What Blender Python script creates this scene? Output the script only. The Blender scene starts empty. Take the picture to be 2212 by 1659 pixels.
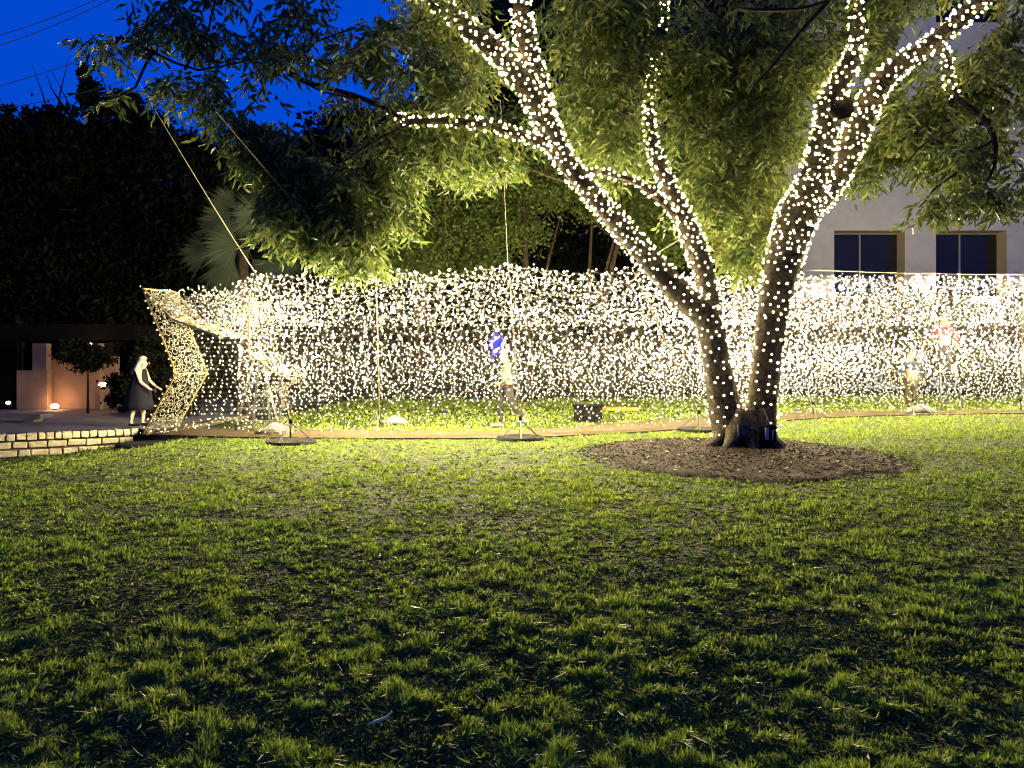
import bpy, bmesh, math, random
import numpy as np
from mathutils import Vector, Matrix, Quaternion
random.seed(7)
R = np.random.RandomState(11)
S = bpy.context.scene
COL = S.collection

# ------------------------------------------------------------------ camera
F, CU, CV, EYE = 1658.0, 1106.0, 780.0, 1.5      # focal length in view units, eye height in metres
cam = bpy.data.cameras.new('camera')
cam_o = bpy.data.objects.new('camera', cam); COL.objects.link(cam_o)
cam.sensor_width = 36.0; cam.lens = 36.0 * F / 2212.0
cam.shift_y = -49.5 / 2212.0
cam.clip_start = 0.05; cam.clip_end = 1500.0
cam_o.location = (0, 0, EYE); cam_o.rotation_euler = (math.radians(90), 0, 0)
S.camera = cam_o

# ------------------------------------------------------------------ dusk sky, faint last sun, exposure
SUN_EL, SUN_AZ = math.radians(1.5), math.radians(205)
w = bpy.data.worlds.new('World'); S.world = w; w.use_nodes = True
nt = w.node_tree; nt.nodes.clear()
sky = nt.nodes.new('ShaderNodeTexSky'); sky.sky_type = 'NISHITA'; sky.sun_disc = False
sky.sun_elevation = SUN_EL; sky.sun_rotation = SUN_AZ; sky.ozone_density = 6.0; sky.air_density = 1.2; sky.dust_density = 0.2
rgb2bw = nt.nodes.new('ShaderNodeRGBToBW')
flat = nt.nodes.new('ShaderNodeMath'); flat.operation = 'POWER'; flat.inputs[1].default_value = 0.18
mul = nt.nodes.new('ShaderNodeMix'); mul.data_type = 'RGBA'; mul.blend_type = 'MULTIPLY'; mul.inputs[0].default_value = 1.0
mul.inputs[7].default_value = (0.001, 0.118, 1.12, 1)
bg = nt.nodes.new('ShaderNodeBackground'); bg.inputs[1].default_value = 0.33
out = nt.nodes.new('ShaderNodeOutputWorld')
nt.links.new(sky.outputs[0], rgb2bw.inputs[0]); nt.links.new(rgb2bw.outputs[0], flat.inputs[0])
nt.links.new(flat.outputs[0], mul.inputs[6]); nt.links.new(mul.outputs[2], bg.inputs[0]); nt.links.new(bg.outputs[0], out.inputs[0])
sun = bpy.data.lights.new('sun', 'SUN'); sun.energy = 0.01; sun.angle = math.radians(10); sun.color = (1, .8, .65)
sun_o = bpy.data.objects.new('sun', sun); COL.objects.link(sun_o)
sun_o.rotation_euler = (math.radians(88.5), 0, math.radians(-205 + 180))
S.view_settings.view_transform = 'Standard'; S.view_settings.look = 'None'
S.view_settings.exposure = 1.16; S.view_settings.gamma = 1.0; S.view_settings.use_curve_mapping = False
cy = S.cycles
cy.use_denoising = True; cy.max_bounces = 5; cy.diffuse_bounces = 2; cy.glossy_bounces = 2
cy.transmission_bounces = 3; cy.transparent_max_bounces = 4; cy.sample_clamp_indirect = 2.0
cy.use_light_tree = True; cy.filter_width = 1.05; cy.caustics_reflective = False; cy.caustics_refractive = False

BULB = 5600.0       # radiance of a bulb
BULB_TREE = 34.0

# ------------------------------------------------------------------ helpers
def at(u, v, y):
    """world point at distance y that the photograph shows at (u, v)"""
    return Vector(((u - CU) / F * y, y, EYE - (v - CV) / F * y))

def mat(name, col, rough=0.8, spec=0.3, metal=0.0, noise=None, bump=None, transl=0.0, col2=None, island=0.0):
    m = bpy.data.materials.new(name); m.use_nodes = True
    n = m.node_tree.nodes; l = m.node_tree.links
    p = n['Principled BSDF']; o = n['Material Output']
    p.inputs['Base Color'].default_value = (*col, 1); p.inputs['Roughness'].default_value = rough
    p.inputs['Specular IOR Level'].default_value = spec; p.inputs['Metallic'].default_value = metal
    src = None
    if noise:
        scale, c2 = noise
        tc = n.new('ShaderNodeNewGeometry'); nz = n.new('ShaderNodeTexNoise'); nz.inputs['Scale'].default_value = scale
        nz.inputs['Detail'].default_value = 6; nz.inputs['Roughness'].default_value = .65
        rp = n.new('ShaderNodeValToRGB'); rp.color_ramp.elements[0].position = .36; rp.color_ramp.elements[1].position = .64
        rp.color_ramp.elements[0].color = (*col, 1); rp.color_ramp.elements[1].color = (*c2, 1)
        l.new(tc.outputs['Position'], nz.inputs['Vector']); l.new(nz.outputs[0], rp.inputs[0]); src = rp.outputs[0]
    if island:
        g = n.new('ShaderNodeNewGeometry'); mx = n.new('ShaderNodeMix'); mx.data_type = 'RGBA'
        mr = n.new('ShaderNodeMath'); mr.operation = 'POWER'; mr.inputs[1].default_value = 1.6
        l.new(g.outputs['Random Per Island'], mr.inputs[0]); l.new(mr.outputs[0], mx.inputs[0])
        if src: l.new(src, mx.inputs[6])
        else: mx.inputs[6].default_value = (*col, 1)
        mx.inputs[7].default_value = (*(col2 or col), 1); src = mx.outputs[2]
    if src: l.new(src, p.inputs['Base Color'])
    if bump:
        scale, dist = bump
        tc = n.new('ShaderNodeNewGeometry'); nb = n.new('ShaderNodeTexNoise'); nb.inputs['Scale'].default_value = scale
        nb.inputs['Detail'].default_value = 5; b = n.new('ShaderNodeBump'); b.inputs['Distance'].default_value = dist
        l.new(tc.outputs['Position'], nb.inputs['Vector']); l.new(nb.outputs[0], b.inputs['Height']); l.new(b.outputs[0], p.inputs['Normal'])
    if transl:
        t = n.new('ShaderNodeBsdfTranslucent'); mx = n.new('ShaderNodeMixShader'); mx.inputs[0].default_value = transl
        if src: l.new(src, t.inputs[0])
        else: t.inputs[0].default_value = (*col, 1)
        l.new(p.outputs[0], mx.inputs[1]); l.new(t.outputs[0], mx.inputs[2]); l.new(mx.outputs[0], o.inputs[0])
    return m

def emit(name, col, s):
    m = bpy.data.materials.new(name); m.use_nodes = True
    n = m.node_tree.nodes; n.clear()
    e = n.new('ShaderNodeEmission'); e.inputs[0].default_value = (*col, 1); e.inputs[1].default_value = s
    o = n.new('ShaderNodeOutputMaterial'); m.node_tree.links.new(e.outputs[0], o.inputs[0]); return m

def link(name, me, m=None, parent=None, smooth=False, **props):
    o = bpy.data.objects.new(name, me); COL.objects.link(o)
    if m is not None and not me.materials: me.materials.append(m)
    if parent is not None: o.parent = parent
    if smooth: me.polygons.foreach_set('use_smooth', [True] * len(me.polygons))
    for k, v in props.items(): o[k] = v
    return o

def thing(name, label, cat, loc=(0, 0, 0), group=None):
    o = bpy.data.objects.new(name, None); COL.objects.link(o); o.location = loc; o.empty_display_size = .2
    o['label'] = label; o['category'] = cat
    if group: o['group'] = group
    return o

def rel(o, parent, loc):
    """a part whose mesh is in world coordinates, under a thing standing at loc"""
    o.parent = parent; o.location = -Vector(loc)

class MB:
    def __init__(s): s.v = []; s.f = []
    def box(s, c, size, rz=0, jit=0):
        b = len(s.v); hx, hy, hz = size[0] / 2, size[1] / 2, size[2] / 2; cs, sn = math.cos(rz), math.sin(rz)
        for z in (-hz, hz):
            for x, y in ((-hx, -hy), (hx, -hy), (hx, hy), (-hx, hy)):
                x += random.uniform(-jit, jit); y += random.uniform(-jit, jit); zz = z + random.uniform(-jit, jit)
                s.v.append((c[0] + x * cs - y * sn, c[1] + x * sn + y * cs, c[2] + zz))
        s.f += [(b, b+3, b+2, b+1), (b+4, b+5, b+6, b+7)] + [(b+i, b+(i+1) % 4, b+4+(i+1) % 4, b+4+i) for i in range(4)]
        return s
    def tube(s, pts, rad, n=8, cap=True, wob=0.0):
        pts = [Vector(p) for p in pts]
        if not hasattr(rad, '__len__'): rad = [rad] * len(pts)
        b = len(s.v); up = None
        for i, p in enumerate(pts):
            t = (pts[min(i+1, len(pts)-1)] - pts[max(i-1, 0)]).normalized()
            if up is None: up = t.orthogonal().normalized()
            up = (up - t * up.dot(t)).normalized(); sd = t.cross(up)
            for k in range(n):
                a = 2 * math.pi * k / n; r = rad[i] * (1 + (wob * (math.sin(k * 2.4 + i * .35) * .6 + random.uniform(-.5, .5)) if wob else 0))
                s.v.append(tuple(p + up * (r * math.cos(a)) + sd * (r * math.sin(a))))
        for i in range(len(pts) - 1):
            for k in range(n):
                s.f.append((b+i*n+k, b+i*n+(k+1) % n, b+(i+1)*n+(k+1) % n, b+(i+1)*n+k))
        if cap:
            s.f.append(tuple(b+k for k in reversed(range(n)))); e = b + (len(pts)-1) * n; s.f.append(tuple(e+k for k in range(n)))
        return s
    def mesh(s, name='mesh'):
        me = bpy.data.meshes.new(name); me.from_pydata([tuple(v) for v in s.v], [], s.f); me.update(); return me
    def build(s, name, m, parent=None, smooth=False, **props): return link(name, s.mesh(name), m, parent, smooth, **props)

def np_mesh(name, V, faces_n, k):
    """V (N*k,3) points, each k consecutive points one island whose faces are faces_n (list of tuples)"""
    V = np.asarray(V, dtype=np.float32).reshape(-1, 3); N = len(V) // k
    me = bpy.data.meshes.new(name)
    loops = np.concatenate([np.array(f) for f in faces_n]); sizes = np.array([len(f) for f in faces_n])
    L = (np.arange(N)[:, None] * k + loops[None, :]).ravel().astype(np.int32)
    st = np.concatenate([[0], np.cumsum(np.tile(sizes, N))[:-1]]).astype(np.int32)
    me.vertices.add(len(V)); me.vertices.foreach_set('co', V.ravel())
    me.loops.add(len(L)); me.loops.foreach_set('vertex_index', L)
    me.polygons.add(len(st)); me.polygons.foreach_set('loop_start', st)
    me.update(calc_edges=True); return me

def unit(a): return a / np.maximum(np.linalg.norm(a, axis=1, keepdims=True), 1e-9)

def leaves(P, D, length, width, fold=.25):
    """diamond leaves: points P, directions D"""
    n = len(P); D = unit(D); rnd = unit(R.normal(size=(n, 3))); side = unit(np.cross(D, rnd)); nor = np.cross(D, side)
    L = np.broadcast_to(np.asarray(length), (n,))[:, None]; W = np.broadcast_to(np.asarray(width), (n,))[:, None]
    a = P; c = P + D * L - nor * L * .12; m = P + D * L * .45
    b = m + side * W * .5 + nor * W * fold; d = m - side * W * .5 + nor * W * fold
    return np.stack([a, b, c, d], 1).reshape(-1, 3)
LEAF_F = [(0, 1, 2), (0, 2, 3)]

def vnoise(x, y, seed=0):
    def h(i, j): 
        t = np.sin(i * 127.1 + j * 311.7 + seed * 74.7) * 43758.5453; return t - np.floor(t)
    xi, yi = np.floor(x), np.floor(y); fx, fy = x - xi, y - yi; fx = fx*fx*(3-2*fx); fy = fy*fy*(3-2*fy)
    return (h(xi, yi)*(1-fx)+h(xi+1, yi)*fx)*(1-fy)+(h(xi, yi+1)*(1-fx)+h(xi+1, yi+1)*fx)*fy
def fbm(x, y, seed=0, o=4):
    s = 0; a = .5
    for i in range(o): s = s + a * vnoise(x*2**i, y*2**i, seed+i); a *= .5
    return s

def spline(pts, step=.15):
    """Catmull-Rom through (Vector, radius) pairs"""
    out = []; n = len(pts)
    for i in range(n - 1):
        p0, p1, p2, p3 = pts[max(i-1, 0)], pts[i], pts[i+1], pts[min(i+2, n-1)]
        k = max(2, int((p2[0] - p1[0]).length / step))
        for j in range(k):
            t = j / k
            q = .5 * ((2*p1[0]) + (p2[0]-p0[0])*t + (2*p0[0]-5*p1[0]+4*p2[0]-p3[0])*t*t + (3*p1[0]-p0[0]-3*p2[0]+p3[0])*t**3)
            out.append((q, p1[1]*(1-t)+p2[1]*t))
    out.append(pts[-1]); return out

def lawn_z(x, y):
    """the lawn falls away in front of the retaining wall at the left"""
    x = np.asarray(x, dtype=float); y = np.asarray(y, dtype=float)
    t = np.clip((-x - 5.5) / 5.0, 0, 1); t = t*t*(3-2*t)
    s = np.clip((17.6 - y) / 1.2, 0, 1)
    return -0.52 * t * np.where(s > 0, 1, 0) + (fbm(x*.9, y*.9, 3) - .5) * .07 * np.clip((16.5 - y) / 4, 0, 1)

# ------------------------------------------------------------------ materials
M = {}
M['ground'] = mat('soil_turf', (.012, .013, .003), .95, .1, noise=(2.6, (.024, .045, .003)), bump=(30, .03))
M['far_ground'] = mat('far_turf', (.030, .036, .010), .95, .1, noise=(1.5, (.045, .06, .012)), bump=(25, .03))
M['grass'] = mat('grass_blade', (.050, .125, .008), .5, .35, noise=(.7, (.125, .170, .010)), transl=.42, island=1, col2=(.26, .32, .045))
M['soil'] = mat('mulch', (.012, .007, .004), .95, .1, noise=(9, (.022, .012, .007)), bump=(40, .05))
M['chip'] = mat('wood_chip', (.013, .008, .005), .9, .1, island=1, col2=(.042, .026, .016))
M['dry_leaf'] = mat('dry_leaf', (.16, .11, .03), .7, .2, transl=.2, island=1, col2=(.50, .42, .16))
M['path'] = mat('path_gravel', (.034, .024, .012), .9, .15, noise=(6, (.050, .036, .019)), bump=(80, .01))
M['concrete'] = mat('concrete', (.06, .056, .05), .85, .2, noise=(3, (.08, .075, .068)), bump=(60, .01))
M['stone'] = mat('limestone', (.42, .37, .20), .9, .15, noise=(7, (.60, .53, .32)), bump=(45, .02))
M['mortar'] = mat('mortar', (.10, .085, .06), .95, .1)
M['bark'] = mat('bark', (.018, .014, .010), .9, .15, noise=(11, (.060, .047, .031)), bump=(45, .05))
M['bark_dark'] = mat('bark_dark', (.015, .011, .007), .95, .1, noise=(8, (.035, .026, .017)), bump=(30, .04))
M['leaf'] = mat('leaf', (.016, .042, .007), .5, .35, noise=(1.1, (.038, .068, .012)), transl=.4, island=1, col2=(.15, .175, .045))
M['leaf_soft'] = mat('leaf_soft', (.022, .044, .007), .7, .2, noise=(.8, (.045, .068, .011)), transl=.3, island=1, col2=(.085, .10, .022))
M['leaf_lime'] = mat('leaf_lime', (.07, .085, .016), .6, .25, transl=.35, island=1, col2=(.15, .15, .04))
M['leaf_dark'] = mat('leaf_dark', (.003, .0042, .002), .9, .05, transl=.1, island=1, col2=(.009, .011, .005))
M['leaf_glow_tint'] = mat('leaf_glow_tint', (.022, .020, .012), .8, .1, transl=.2, island=1, col2=(.060, .054, .034))  # hedge leaves browned to stand for the glow between the bulbs
M['palm'] = mat('palm', (.007, .014, .007), .7, .2, transl=.2, island=1, col2=(.018, .026, .012))
M['bulb'] = emit('warm_bulb', (1.0, .82, .46), BULB)
M['bulb_cool'] = emit('cooler_bulb', (1.0, .82, .52), 4.6)
M['bulb_soft'] = emit('soft_bulb', (1.0, .78, .38), 4.6)
M['bulb_tree'] = emit('tree_bulb', (1.0, .76, .33), BULB_TREE)
M['wire'] = mat('pale_wire', (.05, .045, .035), .6, .3)
M['wire_far'] = mat('wire_glow_tint', (.09, .08, .06), .6, .3)  # paler than the near wire, its colour standing for haze between bulbs
M['wire_green'] = mat('green_wire', (.02, .03, .02), .6, .3)
M['gold'] = mat('gold_frame', (.30, .19, .035), .45, .5, metal=.3)
M['lace'] = mat('gold_lace', (.17, .165, .115), .5, .4)
M['lace_dim'] = mat('lace_darkened', (.06, .05, .03), .6, .3)  # colour darkened for the star's right half, where nearby bulbs overlight it
M['bamboo'] = mat('bamboo_pole', (.035, .024, .009), .6, .3, noise=(14, (.05, .035, .014)))
M['steel'] = mat('grey_steel', (.08, .078, .065), .45, .5, metal=.4)
M['black'] = mat('black_rubber', (.004, .004, .0045), .9, .1)
M['rope'] = mat('rope', (.20, .185, .12), .8, .2)
M['cable'] = mat('cable', (.01, .01, .014), .7, .2)
M['alu'] = mat('ladder_metal', (.06, .062, .058), .4, .5, metal=.5)
M['wall'] = mat('plaster', (.32, .32, .30), .9, .1, noise=(1.2, (.36, .36, .335)), bump=(70, .006))
M['reveal'] = mat('reveal_plaster', (.30, .25, .16), .9, .1, bump=(70, .006))
M['glass'] = mat('window_glass', (.012, .012, .013), .15, .3)
M['mullion'] = mat('mullion', (.18, .18, .19), .5, .4)
M['box'] = mat('crate_plastic', (.004, .004, .004), .9, .05)
M['yellow'] = mat('yellow_plastic', (.25, .16, .01), .5, .4)
M['white'] = mat('white_plastic', (.10, .10, .09), .6, .3)
M['grey_white'] = mat('socket_grey', (.25, .25, .24), .5, .4)
M['skin'] = mat('skin', (.50, .30, .20), .6, .3)
M['hair_grey'] = mat('grey_blonde_hair', (.42, .39, .28), .7, .3, noise=(40, (.30, .28, .22)))
M['skin_in'] = mat('skin_darkened', (.12, .06, .035), .6, .3)  # same skin, colour darkened to offset the glare of nearby bulbs
M['hair_brown'] = mat('brown_hair', (.07, .045, .03), .7, .3)
M['dress'] = mat('black_cloth', (.008, .008, .012), .9, .1)
M['green_cloth'] = mat('sage_cloth', (.022, .03, .022), .9, .1)
M['dark_cloth'] = mat('charcoal_cloth', (.012, .011, .012), .9, .1)
M['navy'] = mat('navy_cloth', (.006, .010, .014), .9, .1)
M['red'] = mat('red_cloth', (.12, .0015, .003), .8, .2)
M['khaki'] = mat('khaki_cloth', (.03, .025, .016), .9, .1)
M['cap'] = mat('tan_cap', (.12, .085, .05), .8, .2)
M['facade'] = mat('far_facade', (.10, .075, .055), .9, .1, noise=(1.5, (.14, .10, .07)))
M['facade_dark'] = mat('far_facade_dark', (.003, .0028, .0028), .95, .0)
M['blue_led'] = emit('blue_bulb', (.01, .01, 1.0), 5.0)

# ------------------------------------------------------------------ ground, path, plaza
def sheet(name, xs, ys, zf, m, **props):
    X, Y = np.meshgrid(xs, ys); Z = zf(X, Y); nx, ny = len(xs), len(ys)
    V = np.stack([X, Y, Z], -1).reshape(-1, 3)
    i = np.arange(ny-1)[:, None] * nx + np.arange(nx-1)[None, :]
    Fq = np.stack([i, i+1, i+nx+1, i+nx], -1).reshape(-1, 4)
    me = bpy.data.meshes.new(name); me.from_pydata(V.tolist(), [], Fq.tolist()); me.update()
    return link(name, me, m, None, True, **props)

WALL_A, WALL_B = Vector((-11.3, 15.35, 0)), Vector((-8.45, 17.15, 0))       # foot line of the retaining wall
def plaza_edge(x):       # y of the near edge of the raised paving at x
    return np.interp(x, [-40, WALL_A.x, WALL_B.x, -7.0, -5.0], [13.0, WALL_A.y, WALL_B.y, 16.0, 15.2])
def ground_z(X, Y):
    z = lawn_z(X, Y)
    inpl = (X < -6.2) & (Y > plaza_edge(X) + .12)
    z = np.where(inpl, -.04, z)
    return np.where((Y > 14.2) & (X > -6.2), z * .3 - .01, z)
xs = np.concatenate([np.linspace(-500, -14, 12)[:-1], np.linspace(-14, 20, 171), np.linspace(20, 500, 12)[1:]])
ys = np.concatenate([[-60, -20, -6, -2], np.linspace(0, 24, 161), np.linspace(24, 900, 20)[1:]])
sheet('lawn', xs, ys, ground_z, M['ground'], kind='structure')

def ribbon(name, near, far, z, m, sub=10, thick=0, **props):
    """a sheet between two polylines of the same length, z a number"""
    a = spline([(Vector((p[0], p[1], 0)), 0) for p in near], .5); b = [ (Vector((p[0], p[1], 0)), 0) for p in far]
    ta = np.linspace(0, 1, 80)
    def res(pl):
        P = np.array([[q[0].x, q[0].y] for q in spline(pl, .3)]); d = np.concatenate([[0], np.cumsum(np.linalg.norm(np.diff(P, axis=0), axis=1))]); d /= d[-1]
        return np.stack([np.interp(ta, d, P[:, 0]), np.interp(ta, d, P[:, 1])], 1)
    A, B = res([(Vector((p[0], p[1], 0)), 0) for p in near]), res(b)
    mb = MB()
    for i in range(80):
        mb.v += [(A[i][0], A[i][1] + random.uniform(-.03, .03), z), (B[i][0], B[i][1] + random.uniform(-.03, .03), z), (A[i][0], A[i][1]-.02, z-.12), (B[i][0], B[i][1]+.02, z-.12)]
    for i in range(79):
        b0, b1 = i*4, i*4+4
        mb.f += [(b0, b1, b1+1, b0+1), (b0+2, b1+2, b1, b0), (b0+1, b1+1, b1+3, b0+3)]
    return mb.build(name, m, None, False, **props)
def gp(u, v): p = at(u, v, EYE * F / (v - CV)); return (p.x, p.y)
path_near = [gp(330, 941), gp(560, 946), gp(800, 948), gp(1100, 947), gp(1250, 941), gp(1400, 933), gp(1537, 923), gp(1680, 910), gp(1830, 901), gp(2010, 896), gp(2260, 893), gp(2600, 892)]
path_far = [gp(330, 925), gp(560, 928), gp(800, 931), gp(1100, 932), gp(1250, 922), gp(1400, 911), gp(1537, 901), gp(1680, 893), gp(1830, 889), gp(2010, 888), gp(2260, 887.5), gp(2600, 887)]
ribbon('path', path_near, path_far, .02, M['path'], kind='structure')
# paved plaza on the left, level with the path, behind the retaining wall
pe = [(-40, 13.0), (WALL_A.x, WALL_A.y + .16), (WALL_B.x, WALL_B.y + .1), (-7.6, 16.3), (-7.0, 15.9)]
mb = MB()
for x, y in pe: mb.v += [(x, y, -.005), (x - 1 if x < -30 else x, 60, -.005)]
for i in range(len(pe)-1): mb.f.append((2*i, 2*i+2, 2*i+3, 2*i+1))
mb.build('plaza_paving', M['concrete'], None, kind='structure')

# retaining wall: every stone its own part
rw = thing('stone_retaining_wall', 'low pale limestone block wall edging the paving at the left of the lawn', 'wall', tuple(WALL_A))
dirw = (WALL_B - WALL_A); Lw = dirw.length; dirw.normalize(); rzw = math.atan2(dirw.y, dirw.x); nw = Vector((dirw.y, -dirw.x, 0))
c = (WALL_A + WALL_B) / 2 + nw * -.06
o = MB().box((c.x - WALL_A.x, c.y - WALL_A.y, -.33), (Lw, .22, .60), rzw).build('mortar_core', M['mortar'], rw)
for row, (z, h, wmin, wmax) in enumerate(((-.075, .155, .13, .20), (-.245, .15, .24, .46), (-.415, .15, .22, .42), (-.57, .12, .3, .45))):
    s = -.05 - row * .06
    while s < Lw - .05:
        wd = random.uniform(wmin, wmax); gap = .022
        cc = dirw * (s + wd/2) + nw * (.05 + random.uniform(-.012, .018))
        ob = MB().box((0, 0, 0), (wd - gap, .14 + (.08 if row == 0 else 0), h - gap), 0, .012)
        me = ob.mesh('stone'); st = link('stone', me, M['stone'], rw); st.location = (cc.x, cc.y, z); st.rotation_euler = (random.uniform(-.03, .03), random.uniform(-.03, .03), rzw + random.uniform(-.03, .03))
        bv = st.modifiers.new('b', 'BEVEL'); bv.width = .018; bv.segments = 2
        s += wd
# dark block coloured to stand for the shade at its left end and the bench slab on the paving
pr = thing('shaded_wall_end', 'dark block coloured as the shaded left end of the pale stone wall', 'pier', (-11.55, 15.2, -.5))
MB().box((0, 0, .25), (.62, .3, .62), rzw).build('shade_block', M['facade_dark'], pr)
MB().box((0, 0, .585), (.68, .36, .05), rzw).build('cap', M['facade_dark'], pr)
bn = thing('stone_bench', 'grey stone slab bench on the dark paving above the wall', 'bench', (-12.6, 18.9, 0))
MB().box((0, 0, .16), (2.2, .5, .10), .03, .008).build('seat', M['concrete'], bn)
for sx in (-.8, .8): MB().box((sx, 0, .055), (.25, .4, .11), .03).build('leg', M['concrete'], bn)

# ------------------------------------------------------------------ grass blades
def grass_blades(name, N, y0, y1, hmin, hmax, wd, mat_, xf=.70, lean=.7, skip=None, power=2.0):
    u = R.rand(N)
    y = 1 / (1/y0 + u * (1/y1 - 1/y0)) if power == 2 else y0 + (y1-y0)*u
    x = (R.rand(N) * 2 - 1) * (xf * y + .5)
    d = fbm(x * 2.3, y * 2.3, 20) + .5 * (fbm(x * .8, y * .8, 40) - .47) + .50 * (fbm(x * 11, y * 11, 5) - .46)
    keep = (d > .40 + .10 * (R.rand(N) - .5)) | (R.rand(N) < .34 + .05*np.clip(y-5, 0, 9))
    keep &= ~((x < -6.2) & (y > plaza_edge(x) - .18))
    mx, my = x - 3.53, y - 12.1
    keep &= ((mx / 2.5) ** 2 + (my / 2.6) ** 2) > 1.0 + .14 * (fbm(x*2.5, y*2.5, 60)-.5)
    nearp = np.interp(x, [p[0] for p in path_near], [p[1] for p in path_near]); farp = np.interp(x, [p[0] for p in path_far], [p[1] for p in path_far])
    keep &= ~((y > nearp - .02) & (y < farp + .02) & (x > -8))
    x, y, d = x[keep], y[keep], d[keep]; n = len(x)
    z = ground_z(x, y)
    tuft = fbm(x * 11, y * 11, 5)
    h = (hmin + (hmax - hmin) * R.rand(n) ** 2.2) * (.4 + 1.3 * np.clip(tuft * 2.6 - .85, 0, 1)) * (.55 + .9 * np.clip((d - .3) * 1.8, 0, 1))
    az = fbm(x * 2.5, y * 2.5, 9) * 14 + R.normal(size=n) * 1.1; ln = np.abs(R.normal(size=n)) * lean
    dx, dy = np.cos(az) * ln, np.sin(az) * ln
    saz = R.rand(n) * np.pi * .8 - .4 * np.pi; sx, sy = np.cos(saz), np.sin(saz)
    W = wd * (.6 + .8 * R.rand(n)) * (1 + y / 6)
    b = np.stack([x, y, z - .005], 1); side = np.stack([sx * W, sy * W, np.zeros(n)], 1)
    cs = 1 / np.sqrt(1 + ln ** 2)
    mid = b + np.stack([dx*.35*h*cs, dy*.35*h*cs, h * .62 * np.sqrt(cs)], 1); tip = b + np.stack([dx*h, dy*h, h*cs*.95], 1)
    V = np.stack([b - side, b + side, mid + side * .7, mid - side * .7, tip], 1).reshape(-1, 3)
    me = np_mesh(name, V, [(0, 1, 2, 3), (3, 2, 4)], 5)
    return link(name, me, mat_, None, kind='stuff')
g = grass_blades('grass', 640000, 2.4, 17.5, .016, .048, .0032, M['grass']); g['label'] = 'patchy coarse green grass over dark soil covering the whole lawn'; g['category'] = 'grass'
g = grass_blades('grass', 90000, 15, 34, .03, .07, .004, M['grass'], power=1); g['label'] = 'short green grass beyond the path behind the curtain of lights'; g['category'] = 'grass'

n = 60000; y = 1/(1/2.5 + R.rand(n)*(1/15-1/2.5)); x = (R.rand(n)*2-1)*.70*y
ok = ~((x < -6.2) & (y > plaza_edge(x) - .2)) & (((x-3.53)/2.5)**2 + ((y-12.1)/2.65)**2 > 1); x, y = x[ok], y[ok]; n = len(x)
P = np.stack([x, y, ground_z(x, y) + .004 + .012*R.rand(n)], 1); D = R.normal(size=(n, 3)); D[:, 2] *= .3
th = link('thatch', np_mesh('thatch', leaves(P, D, (.022 + .04*R.rand(n))*(1 + y/14), (.0035 + .004*R.rand(n))*(1 + y/6)), LEAF_F, 4), mat('thatch', (.045, .060, .012), .9, .1, island=1, col2=(.14, .17, .035)), None, kind='stuff')
th['label'] = 'short dull thatch of flat blades lying between the grass tufts'; th['category'] = 'grass'
# fallen leaves and the curled pale strip near the camera
n = 260; y = 1/(1/2.6 + R.rand(n)*(1/16-1/2.6)); x = (R.rand(n)*2-1)*.68*y
P = np.stack([x, y, ground_z(x, y) + .035 + .03*R.rand(n)], 1); D = R.normal(size=(n, 3)); D[:, 2] *= .25
fl = link('fallen_leaves', np_mesh('fallen_leaves', leaves(P, D, .022 + .035*R.rand(n), .006 + .008*R.rand(n)), LEAF_F, 4), M['dry_leaf'], None, kind='stuff')
fl['label'] = 'small pale dry leaves and stems scattered over the lawn'; fl['category'] = 'leaves'
p0 = at(825, 1590, 3.06)
mb = MB(); mb.tube([p0 + Vector(q) for q in ((-.055, -.02, .055), (-.03, -.01, .06), (0, 0, .066), (.025, .012, .075), (.038, .02, .095))], [.002, .006, .007, .005, .001], 6)
o = mb.build('dry_pod', mat('pod_skin', (.60, .50, .26), .6, .3), None, True, label='curled pale dry seed pod lying in the grass nearest the viewer', category='seed pod')

# ------------------------------------------------------------------ mulch bed
MC = Vector((3.53, 12.1, 0))
mb = MB(); nr, na = 14, 64
for i in range(nr + 1):
    for k in range(na):
        a = 2*math.pi*k/na; rr = i/nr; ed = 1 + .03*math.sin(3*a+1) + .03*math.sin(7*a) + random.uniform(-.02, .02)
        x, y = 2.38*rr*ed*math.cos(a), 2.62*rr*ed*math.sin(a)
        mb.v.append((x, y, .05*(1-rr**4) - (.05 if i == nr else 0) + random.uniform(0, .018)))
for i in range(nr):
    for k in range(na): mb.f.append((i*na+k, i*na+(k+1) % na, (i+1)*na+(k+1) % na, (i+1)*na+k))
o = mb.build('mulch_bed', M['soil'], None, True, kind='structure'); o.location = (MC.x, MC.y, .012)
n = 10000; r = np.sqrt(R.rand(n))*1.03 + .03*np.abs(R.normal(size=n)); a = R.rand(n)*6.283
P = np.stack([MC.x + 2.4*r*np.cos(a), MC.y + 2.6*r*np.sin(a), .055*np.maximum(1-r**4, 0) + .012 + .02*R.rand(n)], 1); D = R.normal(size=(n, 3)); D[:, 2] *= .35
o = link('mulch_chips', np_mesh('mulch_chips', leaves(P, D, (.02 + .045*R.rand(n)), .008+.011*R.rand(n)), LEAF_F, 4), M['chip'], None, kind='stuff')
o['label'] = 'brown bark mulch chips heaped round the foot of the lit tree'; o['category'] = 'mulch'
n = 170; r = np.sqrt(R.rand(n)); a = R.rand(n)*6.283
P = np.stack([MC.x + 2.4*r*np.cos(a), MC.y + 2.5*r*np.sin(a), .075 + .0*r], 1); D = R.normal(size=(n, 3)); D[:, 2] *= .2
o = link('leaf_litter', np_mesh('leaf_litter', leaves(P, D, .05 + .06*R.rand(n), .02+.02*R.rand(n)), LEAF_F, 4), M['dry_leaf'], None, kind='stuff')
o['label'] = 'pale dry leaves lying on the dark mulch'; o['category'] = 'leaves'

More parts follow.
